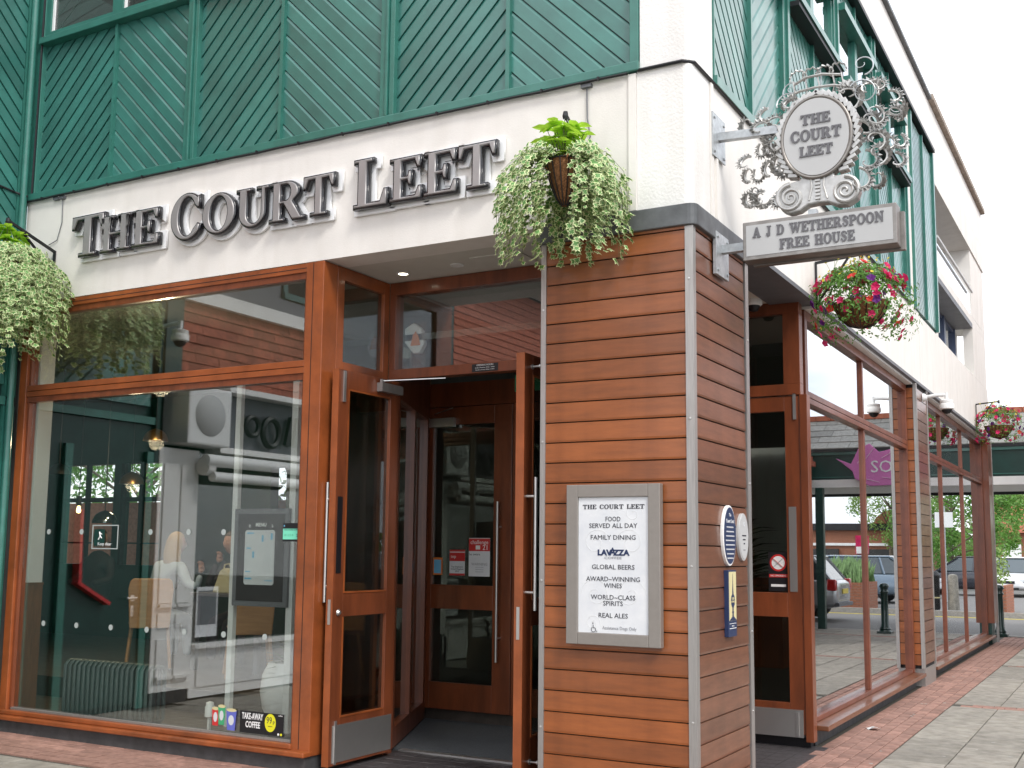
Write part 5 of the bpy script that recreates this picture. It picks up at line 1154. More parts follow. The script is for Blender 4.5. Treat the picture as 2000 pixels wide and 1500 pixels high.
def chair(x, y, z, rz, label):
    t = thing('chair', (x, y, z), label, 'chair', 'beech ply chairs inside the window'); t.rotation_euler.z = rz
    def lp(b, nm, mk, **k):
        me = b.mesh(nm, mk); o = bpy.data.objects.new(nm, me); COL.objects.link(o); o.parent = t
        md = o.modifiers.new('bevel', 'BEVEL'); md.width = .012; md.segments = 2; return o
    b = MB(); P = [(-.19, .40), (.19, .40), (.215, .78), (.20, .86), (.17, .885), (-.17, .885), (-.20, .86), (-.215, .78)]; b.prism(P, 'y', -.235, -.215); lp(b, 'backrest', 'chair')
    b = MB(); b.box(-.2, -.22, .44, .2, .2, .465); lp(b, 'seat', 'chair')
    for sx in (-1, 1):
        for sy in (-1, 1):
            b = MB(); b.bar((sx*.17, sy*.16, .44), (sx*.21, sy*.22, 0), .03, .03); lp(b, 'leg', 'chair')
chair(-6.48, 2.05, .30, .8, 'beech ply chair with the fair haired guest on it')
chair(-5.12, 2.0, .30, .8, 'beech ply chair behind the white window post')
chair(-4.3, 2.2, .30, 2.9, 'beech ply chair standing behind the menu poster')
t = thing('dining_table', (-5.7, 2.5, .3), 'grey topped dining table between the two seated guests', 'table')
B('tabletop', 'tabletop', t, (-6.0, 2.1, 1.02, -5.1, 2.85, 1.055), bevel=.006)
for x, y in ((-5.95, 2.15), (-5.15, 2.15), (-5.95, 2.8), (-5.15, 2.8)): B('leg', 'grey', t, (x-.025, y-.025, .3, x+.025, y+.025, 1.019))
t = thing('handbag', (-5.62, 2.2, 1.056), 'cream canvas bag standing on the table edge', 'bag')
b = MB(); b.prism([(-5.74, 1.056), (-5.5, 1.056), (-5.53, 1.25), (-5.60, 1.30), (-5.65, 1.27)], 'y', 2.13, 2.26); b.build('bag_body', 'canvas', t, bevel=.01)
b = MB(); b.tube([(-5.66, 2.19, 1.25), (-5.64, 2.19, 1.33), (-5.58, 2.19, 1.34), (-5.54, 2.19, 1.25)], .008, 6); b.build('handle', 'canvas', t)
t = thing('wine_glass', (-5.79, 2.35, 1.056), 'drinking glass on the table left of the cream bag', 'glass')
b = MB(); b.lathe([(.03, 0), (.028, .004), (.004, .008), (.004, .06), (.03, .09), (.032, .15), (.028, .15), (.026, .095), (0, .08)], (-5.79, 2.35, 1.056), 14); b.build('glass_bowl', 'glassD', t, smooth=True)

def body(name, verts, edges, mk, parent, sub=2, root=0):
    me = bpy.data.meshes.new(name); me.from_pydata([v[0] for v in verts], edges, [])
    o = bpy.data.objects.new(name, me); COL.objects.link(o); o.parent = parent; o.location = -wl(parent)
    me.materials.append(MT[mk])
    bm = bmesh.new(); bm.from_mesh(me); sl = bm.verts.layers.skin.verify(); bm.verts.ensure_lookup_table()
    for i, v in enumerate(bm.verts): r = verts[i][1]; v[sl].radius = (r if isinstance(r, tuple) else (r, r)); v[sl].use_root = (i == root)
    bm.to_mesh(me); bm.free()
    o.modifiers.new('skin', 'SKIN').use_smooth_shade = True; s = o.modifiers.new('sub', 'SUBSURF'); s.levels = sub; s.render_levels = sub
    return o
def head(parent, c, fwd, mkhair, long=False, r=.095):
    c = Vector(c); f = Vector(fwd).normalized(); s_ = f.cross(Z_V).normalized()
    b = MB(); seg, rg = 20, 14; V = []; F = []
    for i in range(rg+1):
        ph = PI*i/rg
        for k in range(seg):
            a = 2*PI*k/seg; x = math.sin(ph)*math.cos(a); y = math.sin(ph)*math.sin(a); z = math.cos(ph)
            jaw = 1-.28*max(0, -z)**1.3; px = x*r*.80*jaw; py = y*r*1.0*(1-.12*max(0, -z)); pz = z*r*1.25
            if y > .75 and -.35 < z < .15: py += r*.22*max(0, 1-abs(x)*4.5)*(1-abs(z+.1)*2.5)      # nose
            if y > .6 and .12 < z < .3 and .15 < abs(x) < .5: py -= r*.06                              # eye sockets
            if y > .6 and z < -.72: py += r*.08                                                         # chin
            V.append(c+s_*px+f*py+Z_V*pz)
    for i in range(rg):
        for k in range(seg): F.append((i*seg+k, i*seg+(k+1) % seg, (i+1)*seg+(k+1) % seg, (i+1)*seg+k))
    b.add(V, F)
    for e in (-1, 1): b.obox(c+s_*e*r*.80+Z_V*.0, s_, f, Z_V, .006, .018, .03)
    b.build('head', 'skin', parent, smooth=True)
    b = MB()
    for e in (-1, 1): b.lathe([(.0, -.004), (.009, 0), (.0, .004)], c+s_*e*r*.33+f*r*.86+Z_V*r*.2, 8, axis=f)
    b.tube([c+s_*-.022+f*r*.90-Z_V*r*.55, c+f*r*.96-Z_V*r*.56, c+s_*.022+f*r*.90-Z_V*r*.55], .0045, 5)
    b.build('face_features', 'hairb', parent)
    b = MB(); V = []; F = []
    for i in range(10):
        ph = PI*.60*i/9
        for k in range(seg):
            a = 2*PI*k/seg; x = math.sin(ph)*math.cos(a); y = math.sin(ph)*math.sin(a); z = math.cos(ph)
            lim = 1.08 if (y < .35 or z > .55) else .93
            V.append(c+s_*x*r*.80*lim+f*y*r*lim+Z_V*z*r*1.25*lim)
    for i in range(9):
        for k in range(seg): F.append((i*seg+k, i*seg+(k+1) % seg, (i+1)*seg+(k+1) % seg, (i+1)*seg+k))
    b.add(V, F)
    if long:
        for k in range(26):
            a = PI*(.0+k/25*1.0)+PI; d = s_*math.cos(a)*.075+f*math.sin(a)*.085
            b.tube([c+d*1.0+Z_V*.04, c+d*1.25-Z_V*.08, c+d*1.3-Z_V*.17, c+d*1.15-Z_V*random.uniform(.24, .32)], [.016, .02, .017, .006], 5)
    b.build('hair', mkhair, parent, smooth=True)
def hand(parent, c, fwd, upv, s=1, curl=.5):
    c = Vector(c); f = Vector(fwd).normalized(); u = Vector(upv).normalized(); sd = f.cross(u).normalized()
    V = [(c, (.022*s, .018*s)), (c+f*.04*s, (.034*s, .014*s)), (c+f*.075*s, (.034*s, .013*s))]; E = [(0, 1), (1, 2)]
    for i, ln in enumerate((.062, .072, .067, .05)):
        o = sd*(i-1.5)*.019*s; b0 = c+f*.078*s+o; a = curl
        p1 = b0+f*ln*.45*s; p2 = p1+(f*math.cos(a)-u*math.sin(a))*ln*.35*s; p3 = p2+(f*math.cos(a*2)-u*math.sin(a*2))*ln*.28*s; n = len(V)
        V += [(b0, .009*s), (p1, .0085*s), (p2, .008*s), (p3, .006*s)]; E += [(2, n), (n, n+1), (n+1, n+2), (n+2, n+3)]
    n = len(V); V += [(c+f*.03*s-sd*.035*s, .012*s), (c+f*.06*s-sd*.055*s-u*.01*s, .009*s), (c+f*.085*s-sd*.052*s-u*.02*s, .007*s)]; E += [(1, n), (n, n+1), (n+1, n+2)]
    body('hand', V, E, 'skin', parent, 1)
# fair haired guest in a pale blue top, seen from behind, leaning to the right
t = thing('person', (-6.64, 2.2, .3), 'seated person with long fair hair in a pale blue top, seen from behind', 'person')
V = [((-6.70, 2.2, .80), (.17, .14)), ((-6.68, 2.24, .95), (.15, .12)), ((-6.60, 2.30, 1.12), (.16, .12)), ((-6.53, 2.33, 1.26), (.15, .11)), ((-6.50, 2.34, 1.36), (.07, .06)), ((-6.49, 2.34, 1.42), (.045, .045)),
     ((-6.68, 2.34, 1.30), (.065, .065)), ((-6.76, 2.40, 1.12), (.05, .05)), ((-6.62, 2.55, 1.09), (.038, .038)),
     ((-6.36, 2.32, 1.29), (.065, .065)), ((-6.27, 2.33, 1.12), (.052, .052)), ((-6.16, 2.36, 1.10), (.04, .04)), ((-6.14, 2.37, 1.22), (.032, .032)),
     ((-6.78, 2.45, .78), (.085, .085)), ((-6.78, 2.66, .75), (.07, .07)), ((-6.78, 2.68, .36), (.045, .045)), ((-6.60, 2.45, .78), (.085, .085)), ((-6.58, 2.66, .75), (.07, .07)), ((-6.58, 2.68, .36), (.045, .045))]
E_ = [(0, 1), (1, 2), (2, 3), (3, 4), (4, 5), (3, 6), (6, 7), (7, 8), (3, 9), (9, 10), (10, 11), (11, 12), (0, 13), (13, 14), (14, 15), (0, 16), (16, 17), (17, 18)]
body('body', V, E_, 'shirt', t); head(t, (-6.48, 2.36, 1.53), (.45, .9, 0), 'blond', True); hand(t, (-6.14, 2.37, 1.23), (.1, 0, 1), (0, 1, 0), 1, .9)
# short haired guest opposite, chin on hand
t = thing('person', (-6.08, 2.75, .3), 'seated short haired person in dark clothes resting the chin on a hand', 'person')
V = [((-5.94, 2.95, .80), (.17, .14)), ((-5.95, 2.93, .98), (.16, .12)), ((-5.98, 2.88, 1.16), (.18, .12)), ((-6.00, 2.85, 1.30), (.16, .11)), ((-6.02, 2.83, 1.39), (.065, .065)), ((-6.04, 2.80, 1.45), (.05, .05)),
     ((-6.18, 2.84, 1.30), (.07, .07)), ((-6.28, 2.72, 1.12), (.055, .055)), ((-6.20, 2.55, 1.12), (.042, .042)), ((-6.16, 2.62, 1.33), (.032, .032)),
     ((-5.82, 2.82, 1.30), (.07, .07)), ((-5.78, 2.68, 1.12), (.055, .055)), ((-5.93, 2.50, 1.09), (.04, .04)),
     ((-6.04, 2.72, .76), (.09, .09)), ((-6.06, 2.5, .74), (.07, .07)), ((-6.06, 2.48, .36), (.05, .05)), ((-5.86, 2.72, .76), (.09, .09)), ((-5.86, 2.5, .74), (.07, .07)), ((-5.86, 2.48, .36), (.05, .05))]
E_ = [(0, 1), (1, 2), (2, 3), (3, 4), (4, 5), (3, 6), (6, 7), (7, 8), (8, 9), (3, 10), (10, 11), (11, 12), (0, 13), (13, 14), (14, 15), (0, 16), (16, 17), (17, 18)]
body('body', V, E_, 'darkcloth', t); head(t, (-6.07, 2.74, 1.545), (-.25, -.95, 0), 'hairb'); hand(t, (-6.15, 2.63, 1.34), (.3, -.1, .9), (0, 1, .1), 1, 1.1)
t = thing('person', (-9.0, 3.4, .3), 'dark silhouette of a seated person before the back window', 'person')
V = [((-8.95, 3.5, .8), (.18, .15)), ((-8.93, 3.48, 1.1), (.18, .13)), ((-8.9, 3.46, 1.32), (.16, .11)), ((-8.88, 3.46, 1.45), (.055, .055)), ((-9.12, 3.46, 1.3), (.07, .07)), ((-9.2, 3.4, 1.1), (.05, .05)), ((-9.1, 3.2, 1.05), (.04, .04)), ((-8.7, 3.46, 1.3), (.07, .07)), ((-8.62, 3.4, 1.1), (.05, .05)), ((-8.7, 3.2, 1.05), (.04, .04))]
body('body', V, [(0, 1), (1, 2), (2, 3), (2, 4), (4, 5), (5, 6), (2, 7), (7, 8), (8, 9)], 'darkcloth', t); head(t, (-8.88, 3.45, 1.58), (.3, .9, 0), 'hairb')
# pendants
def pendant(x, y, z, r, mk, label, lit=False):
    t = thing('pendant_lamp', (x, y, z), label, 'lamp')
    if lit:
        b = MB(); b.lathe([(.02, .12), (.03, .11), (.03, .0), (.0, .0)], (x, y, z), 12); b.build('lamp_holder', 'black', t); b = MB(); b.lathe([(.0, -.09), (.02, -.085), (.028, -.06), (.022, -.02), (.015, 0)], (x, y, z), 12); b.build('bulb', 'bulb', t, smooth=True); top = z+.12
    else:
        b = MB(); b.lathe([(r, 0)]+[(r*math.cos(a), r*math.sin(a)) for a in (.2, .5, .8, 1.1, 1.35)]+[(.015, r*1.02), (.01, r*1.0)]+[(r*.97*math.cos(a), r*.97*math.sin(a)) for a in (1.1, .8, .5, .2)]+[(r*.98, .0)], (x, y, z), 24); b.build('lamp_shade', mk, t, smooth=True); top = z+r
    b = MB(); b.tube([(x, y, top), (x, y, 3.49)], .006, 5); b.build('cord', 'black', t)
def glow(x, y, z, e):
    l = bpy.data.lights.new('pendant_fill_light', 'POINT'); l.energy = e; l.color = (1, .78, .5); l.shadow_soft_size = .08; o = bpy.data.objects.new('pendant_fill_light', l); COL.objects.link(o); o.location = (x, y, z)
glow(-6.9, 2.4, 2.60, 22); glow(-8.0, 3.1, 2.20, 10); glow(-5.75, 1.35, 2.98, 75)  # last and strongest is an added fill light to brighten the seated guests
pendant(-7.73, 2.5, 1.75, .135, 'chrome', 'polished chrome dome pendant, lowest of the pendants')
pendant(-9.0, 3.2, 1.98, .02, 'black', 'small lit bare bulb pendant left of the chrome dome', True)
pendant(-8.0, 3.1, 2.22, .14, 'brass', 'brass dome pendant above and right of the chrome dome'); pendant(-5.75, 1.35, 3.0, .13, 'brass', 'added brass dome pendant housing the fill light over the seated guests'); pendant(-6.9, 2.4, 2.62, .13, 'brass', 'brass dome pendant high behind the window middle'); pendant(-8.4, 2.4, 2.3, .12, 'black', 'black dome pendant above the lit bulb')
# radiator, plant pot, palms
t = thing('column_radiator', (-5.0, .3, .12), 'dark column radiator standing inside the big window', 'radiator')
for k in range(19):
    b = MB(); x = -5.53+.055*k; b.tube([(x, .27, .16), (x, .27, .53), (x, .30, .56), (x, .37, .56), (x, .40, .53), (x, .40, .16), (x, .37, .14), (x, .3, .14), (x, .27, .16)], .017, 7); b.build('column', 'radiator', t, smooth=True)
def plant(x, y, z, h, n, label, potr=.0, mk='leafd', L0=.35):
    t = thing('potted_plant', (x, y, z), label, 'plant'); 
    if potr:
        b = MB(); b.lathe([(potr*.62, 0), (potr*.9, .12), (potr, .25), (potr*.93, .38), (potr*.72, .47), (potr*.66, .47), (potr*.66, .43), (0, .42)], (x, y, z), 36); b.build('plant_pot', 'pot', t, smooth=True)
    b = MB(); b.tube([(x, y, z+(.4 if potr else 0)), (x+.02, y, z+h*.6), (x, y+.02, z+h)], .012, 6); b.build('stem', 'stem', t)
    b = MB()
    for k in range(n):
        a = random.uniform(0, 2*PI); zz = z+h*random.uniform(.55, 1); d = Vector((math.cos(a), math.sin(a), random.uniform(.1, 1.1))).normalized()
        leafpoly(b, Vector((x, y, zz)), Vector((-d.x*.5, -d.y*.5, 1)), d, L0*random.uniform(.7, 1.2), 'blade')
    b.build('leaves', mk, t, kind='stuff')
plant(-3.66, .85, .14, .62, 26, 'tall dracaena in a rounded white pot beside the window posts', .22, L0=.3)
plant(-1.3, 3.4, .1, 2.0, 90, 'big dark palm behind the side door glass', L0=.55); plant(-1.3, 5.1, .1, 1.7, 60, 'dark palm behind the first side window', L0=.5); plant(-4.25, 3.0, .3, 1.1, 50, 'bushy palm behind the menu poster', L0=.35)
t = thing('leaflet', (-3.35, .75, .9), 'small upright leaflet beside the plant', 'leaflet'); B('leaflet', 'cyan', t, (-3.62, .9, .92, -3.54, .905, 1.12))
t = thing('lamp_holder', (-3.78, .14, .18), 'small white cylindrical lamp holder standing on the window ledge', 'lamp holder'); b = MB(); b.lathe([(.01, 0), (.035, .01), (.035, .08), (.028, .09), (.028, .11), (.0, .12)], (-3.78, .12, .26), 14); b.box(-3.79, .11, .175, -3.77, .13, .26); b.build('holder_body', 'white', t, smooth=True)

# ================================================================== LEFT WING (faces +X at X=-6.05), seen at the edge and mirrored in the windows
WX = -6.05
wing = thing('left_wing_building', (-8, -4, 0), 'green clad and red tile hung wing at the left edge, mirrored in the big window', 'building')
def wb(name, mk, *bx, **kw): return B(name, mk, wing, *bx, **kw)
wb('green_wall', 'darkgreen', (WX-.3, -1.45, 2.72, WX-.03, -.0, 8.5)); wb('ground_floor_wall', 'darkgreen', (WX-.3, -1.44, 0, WX, -.12, 2.66))
for k in (0,): chevron(wing, 'B', -1.40, -.10, 2.84, 6.6, False, WX+.0, nm='cladding_board')
wb('rail', 'green2', (WX-.02, -1.45, 2.665, WX+.04, -.10, 2.735)); wb('corner_post', 'green2', (WX-.05, -.11, 0, WX+.03, -.002, 2.66), (WX-.05, -.095, 2.74, WX+.03, -.002, 8.4)); wb('corner_post', 'darkgreen', (WX-.02, -1.5, 0, WX+.05, -1.451, 8.0), (WX-.02, -1.72, 3.141, WX+.075, -1.501, 5.6))
b = MB(); b.tube([(WX+.06, -.07, .0), (WX+.06, -.07, 8.2)], .03, 8); b.build('downpipe', 'green2', wing, smooth=True)
b = MB(); b.tube([(WX+.012, -3, 4.62), (WX+.012, -.6, 4.55), (WX+.015, -.12, 4.50), (WX+.09, -.05, 4.47)], .009, 6)
b.tube([(WX+.10, -.02, 4.47), (WX+.11, -.02, 5.4), (WX+.115, -.02, 7.0)], .01, 6); b.build('cable', 'black', wing)
wb('door_leaf', 'darkgreen', (WX, -1.36, .05, WX+.03, -.5, 2.3)); wb('door_frame', 'green2', (WX, -.5, .0, WX+.05, -.42, 2.4), (WX, -1.44, 0, WX+.05, -1.36, 2.4))
b = MB(); b.bar((WX+.06, -.58, 1.82), (WX+.06, -.60, 1.16), .03, .11, upv=(1, 0, 0)); b.bar((WX+.06, -.58, 1.18), (WX+.06, -.95, .98), .03, .10, upv=(1, 0, 0)); b.build('door_bar', 'red', wing)
b = MB(); b.tube([(WX+.03, -1.27, 1.02), (WX+.09, -1.27, 1.02), (WX+.09, -1.16, 1.02)], .012, 8); b.lathe([(.03, 0), (.03, .01)], (WX+.03, -1.27, 1.02), 12, axis=(1, 0, 0)); b.box(WX+.03, -1.285, .85, WX+.04, -1.255, .95); b.build('door_handle', 'steel', wing)
b = MB(); b.lathe([(.02, 0), (.03, .015), (.02, .04)], (WX, -.05, 2.01), 10, axis=(1, 0, 0)); b.build('knob', 'white', wing)
wb('air_vent', 'black', (WX+.001, -.86, .33, WX+.02, -.72, .5))
# white pilaster with sign box
wb('pilaster', 'offwhite', (WX-.1, -2.03, .12, WX+.06, -1.501, 2.46), bevel=.006)
for z0_, z1_ in ((.2, .62), (.72, .86), (.96, 2.30)): wb('pilaster_moulding', 'offwhite', (WX+.061, -1.74, z0_, WX+.075, -1.56, z1_), (WX+.061, -1.97, z0_, WX+.075, -1.79, z1_), bevel=.004)
for z0_ in (.24, .92): wb('pilaster_ledge', 'offwhite', (WX+.0755, -1.98, z0_, WX+.11, -1.78, z0_+.03), (WX+.0755, -1.75, z0_, WX+.11, -1.55, z0_+.03))
wb('pilaster_base', 'black', (WX-.1, -2.0, 0, WX+.05, -1.52, .119))
wb('console_box', 'white', (WX-.1, -2.25, 2.50, WX+.26, -1.66, 3.08), bevel=.02)
b = MB(); b.lathe([(.21, 0), (.20, .012), (.0, .014)], (WX+.26, -1.955, 2.80), 32, axis=(1, 0, 0)); b.build('console_disc', 'panel', wing, smooth=True)
wb('shop_fascia', 'grey', (WX-.1, -14.0, 2.52, WX+.02, -2.251, 3.08)); wb('fascia_cornice', 'offwhite', (WX-.1, -14.0, 3.081, WX+.22, -2.26, 3.14), (WX-.1, -14, 2.46, WX+.12, -2.26, 2.52))
b = MB(); n_r = 20
b.tube([(WX+.09, -3.05-.13*math.cos(2*PI*k/n_r), 2.74+.15*math.sin(2*PI*k/n_r)) for k in range(n_r+1)], .035, 6); b.tube([(WX+.09, -2.75-.10*math.cos(2*PI*k/n_r), 2.78+.10*math.sin(2*PI*k/n_r)) for k in range(n_r+1)], .03, 6)
for y_ in (-3.3, -3.42, -3.6): b.bar((WX+.09, y_, 2.62), (WX+.09, y_-.08, 2.94), .05, .06)
b.build('raised_letters', 'black', wing)
for z_, r_ in ((2.36, .062), (2.20, .052)):
    b = MB(); b.tube([(WX+.22, -1.95-(.1 if r_ < .06 else 0), z_), (WX+.22, -13, z_)], r_, 12); b.build('awning_roll', 'white', wing, smooth=True)
b = MB(); b.lathe([(.09, 0), (.09, .1)], (WX+.16, -1.98, 2.30), 14, axis=(0, -1, 0)); b.build('awning_bracket', 'offwhite', wing)
wb('stallriser', 'offwhite', (WX-.1, -13.5, .02, WX+.04, -2.031, .50)); wb('stallriser_panel', 'offwhite', (WX+.041, -3.9, .12, WX+.055, -2.12, .40), (WX+.041, -6.0, .12, WX+.055, -4.1, .40)); wb('shop_sill', 'offwhite', (WX-.1, -13.5, .501, WX+.12, -2.031, .54))
wb('shop_interior', 'dark', (WX-1.2, -13.5, 0, WX-1.1, -2.0, 2.5)); 
for y in (-3.9, -6.0, -8.1): wb('shop_mullion', 'offwhite', (WX-.05, y-.04, .541, WX+.03, y+.04, 2.459))
wb('shop_pane', 'glassD', (WX-.03, -13.4, .542, WX-.022, -2.04, 2.458))
wb('window_poster', 'panelprint', (WX-.018, -2.45, .60, WX-.015, -2.15, 1.1)); wb('window_poster', 'grey', (WX-.0145, -2.43, .72, WX-.013, -2.17, 1.06))
wb('purple_sign', 'purple', (WX+.02, -3.9, 2.18, WX+.05, -3.3, 2.45)) if False else None
# tile hanging
tb = MB(); tb.add([(-.0, -.082, 0), (-.0, .082, 0), (-.012, .082, .115), (-.012, -.082, .115), (.014, -.082, 0), (.014, .082, 0), (.0, .082, .115), (.0, -.082, .115)], [(4, 5, 6, 7), (0, 1, 5, 4), (1, 2, 6, 5), (3, 0, 4, 7), (2, 3, 7, 6)])
tme = tb.mesh('tile', 'tile'); cnt = 0; trest = MB()
def tiles(ya, yb, z0, z1):
    global cnt
    r = 0; z = z0
    while z < z1-.05:
        y = ya-.085-(.083 if r % 2 else 0)
        while y > yb:
            if cnt < 295 and y > -4.8 and z1 < 5.5:
                o = link('tile', tme, wing, (WX+.03+random.uniform(0, .004), y, z)); o.rotation_euler = (random.uniform(-.01, .01), 0, 0); cnt += 1
            else: trest.add([(v[0]+WX+.03, v[1]+y, v[2]+z) for v in tb.v], tb.f)
            y -= .167
        z += .1; r += 1
tiles(-1.6, -4.1, 3.15, 3.95); tiles(-4.12, -4.68, 3.15, 5.4); tiles(-5.16, -13.5, 3.15, 5.4)
tiles(-1.52, -6.0, 5.72, 8.8)
wb('upper_tile_backing', 'gap', (WX-.2, -6.0, 5.61, WX+.028, -1.51, 9.0))
trest.build('tile', 'tile', wing, kind='stuff')
wb('tile_backing', 'gap', (WX-.2, -13.5, 3.141, WX+.028, -1.51, 5.5)) ; wb('dark_boxed_pipe', 'darkgreen', (WX+.01, -5.15, 3.15, WX+.09, -4.70, 5.5))
wb('lead_apron', 'offwhite', (WX-.1, -4.1, 3.96, WX+.10, -1.51, 4.10)); wb('apron_wall', 'grey', (WX-.2, -4.1, 4.101, WX+.06, -1.51, 4.26))
wb('upper_wall', 'grey', (WX-.4, -3.2, 4.261, WX+.03, -1.51, 6.5)); f = wb('wing_window', 'sillgreen', (WX-.1, -4.1, 4.27, WX+.08, -3.21, 4.34), (WX-.1, -3.28, 4.341, WX+.06, -3.21, 5.4), (WX-.1, -4.1, 4.341, WX+.06, -4.03, 5.4)); B('pane', 'glassD', f, (WX, -4.03, 4.341, WX+.006, -3.281, 5.4))
wb('eaves_soffit', 'offwhite', (WX-1, -13.5, 5.5, WX+.45, -1.5, 5.6)); wb('wing_roof', 'tile', (WX-4, -13.5, 5.601, WX+.3, -1.51, 6.6))
wb('rear_mass', 'dark', (WX-3, -13.5, 0, WX-2.4, -.3, 5.5))

# ================================================================== FAR END: covered link bridge with slate roof
br = thing('covered_walkway', (3, 17.2, 0), 'green beamed covered walkway with slate roof crossing beyond the side wall', 'walkway')
def bb(name, mk, *bx, **kw): return B(name, mk, br, *bx, **kw)
bb('beam', 'darkgreen', (-.9, 16.95, 3.0, 9, 17.05, 3.56), (-.9, 19.95, 3.0, 9, 20.05, 3.56)); bb('beam_moulding', 'green', (-.9, 16.935, 3.04, 9, 16.949, 3.06), (-.9, 16.9, 3.50, 9, 16.949, 3.56))
bb('ceiling', 'offwhite', (-.9, 17.051, 2.86, 9, 19.949, 2.95)); bb('beam_soffit', 'offwhite', (-.9, 16.94, 2.84, 9, 17.06, 2.999)); bb('rear_beam_under', 'black', (-.9, 19.9, 2.80, 9, 20.0, 2.859))
bb('post', 'darkgreen', (-.45, 17.1, 0, -.3, 17.25, 2.84), bevel=.01) ; bb('post', 'darkgreen', (3.05, 16.9, 0, 3.2, 17.05, 2.839)); bb('gutter', 'black', (-.9, 16.86, 3.561, 9, 16.95, 3.62))
sl = math.atan2(.75, 1.3); n_ = 0
sm = MB(); sm.add([(-.22, 0, 0), (.22, 0, 0), (.22, .27, .156), (-.22, .27, .156), (-.22, 0, .018), (.22, 0, .018), (.22, .27, .16), (-.22, .27, .16)], [(4, 5, 6, 7), (0, 1, 5, 4), (1, 2, 6, 5), (3, 0, 4, 7), (3, 2, 6, 7)]); sme = sm.mesh('slate', 'slate')
for r_ in range(5):
    x = -.85+(.225 if r_ % 2 else 0)
    while x < 8.8:
        o = link('slate', sme, br, (x, 16.88+.258*r_, 3.62+.149*r_+random.uniform(0, .006))); n_ += 1
        x += .448
b = MB(); b.prism([(16.9, 3.60), (18.2, 4.35), (20.1, 3.60)], 'x', -.9, 9); b.build('roof_deck', 'gap', br)
for i in range(32): 
    b = MB() if i == 0 else b
    b.box(-.9+.31*i, 18.08, 4.34, -.9+.31*i+.3, 18.32, 4.45)
b.build('ridge_tiles', 'ridge', br, kind='stuff')
# hanging leaf-shaped shop sign under the walkway eaves
t = thing('leaf_shaped_sign', (2.0, 16.8, 2.9), 'pink leaf shaped shop sign fixed to the green beam, seen mirrored in the side windows', 'sign')
pts = [(2.75, 3.42), (2.45, 3.30), (2.30, 3.60), (2.08, 3.70), (1.9, 3.52), (1.65, 3.58), (1.35, 3.45), (1.2, 3.22), (1.35, 3.0), (1.7, 2.86), (2.1, 2.85), (2.38, 3.0), (2.42, 3.15)]
b = MB(); b.prism(pts, 'y', 16.80, 16.84); b.build('sign_board', 'pink', t, bevel=.01)
b = MB()
for x0_, z0_, x1_, z1_ in ((2.15, 3.40, 1.98, 3.62), (1.85, 3.40, 1.6, 3.54), (2.2, 3.0, 1.9, 2.92), (1.85, 3.02, 1.5, 2.96), (1.45, 3.35, 1.3, 3.38), (2.32, 3.3, 2.2, 3.5)): b.bar((x0_, 16.795, z0_), (x1_, 16.795, z1_), .025, .004)
b.build('sign_veins', 'white', t, kind='stuff'); txt('SO', .34, (1.85, 16.79, 3.22), (-1, 0, 0), Z_, 'panelprint', t, ext=.002)

# neighbouring tile hung building beyond the passage
nb = thing('tile_hung_building', (5, 13, 0), 'red tile hung building across the passage, mirrored at the first side window', 'building')
def nbx(name, mk, *bx, **kw): return B(name, mk, nb, *bx, **kw)
nbx('shop_wall', 'dark', (3.45, 12.2, 0, 8, 16.7, 3.2)); nbx('shop_post', 'black', (3.3, 16.4, 0, 3.44, 16.6, 3.2)); 
for r_ in range(34):
    z = 3.25+.105*r_; fl = .22*max(0, 1-(z-3.25)/.8)**2; fl2 = .0
    if 4.55 < z < 5.55:
        nbx('tile_course', 'tile', (3.35-fl, 12.2, z, 8, 14.6, z+.1)) ; 
    else: nbx('tile_course', 'tile', (3.35-fl-.01*(r_ % 2), 12.2, z, 8, 16.5+fl, z+.10))
f = nbx('bay_window', 'sillgreen', (3.30, 14.6, 4.5, 3.5, 16.55, 4.58), (3.30, 14.6, 5.5, 3.5, 16.55, 5.6), (3.32, 16.42, 4.58, 3.5, 16.5, 5.5), (3.32, 14.62, 4.58, 3.42, 14.7, 5.5), (3.32, 15.5, 4.58, 3.42, 15.58, 5.5)); B('pane', 'glassB', f, (3.37, 14.7, 4.581, 3.376, 16.42, 5.499)); nbx('bay_back', 'grey', (3.9, 14.6, 4.58, 7.9, 16.4, 5.5)); nbx('neighbour_roof', 'slate', (3.3, 12.2, 6.9, 8, 16.5, 7.3))

# ================================================================== BOLLARDS
def bollard(x, y, label, mk='iron'):
    t = thing('bollard', (x, y, 0), label, 'bollard', 'green cast iron bollards at the kerb')
    prof = [(.115, 0), (.115, .05), (.10, .07), (.11, .09), (.085, .13), (.08, .16), (.072, .18), (.062, .75), (.07, .77), (.082, .79), (.066, .81), (.066, .86), (.09, .885), (.09, .90), (.075, .93), (.04, .95), (0, .955)]
    b = MB(); b.lathe(prof, (0, 0, 0), 20); me = b.mesh('shaft', mk, smooth=True); o = bpy.data.objects.new('shaft', me); COL.objects.link(o); o.parent = t
    b = MB(); b.box(-.13, -.13, -.03, .13, .13, .045); me = b.mesh('foot', mk); o = bpy.data.objects.new('foot', me); COL.objects.link(o); o.parent = t
    return t
b0 = bollard(-.13, 17.08, 'green cast iron bollard just beyond the end of the side wall')
for x, lab in ((1.80, 'green cast iron bollard mirrored between the side window mullions'),):
    r_ = b0.copy(); COL.objects.link(r_); r_.location = (x, 16.4, 0); r_['label'] = lab
    for ch in b0.children: c_ = ch.copy(); COL.objects.link(c_); c_.parent = r_
t = thing('concrete_bollard', (1.7, 24.9, 0), 'weathered concrete bollard across the road', 'bollard')
b = MB(); b.lathe([(.14, 0), (.12, .85), (.1, .9), (0, .92)], (1.7, 24.9, .1), 14); b.build('shaft', 'concrete', t, smooth=True)

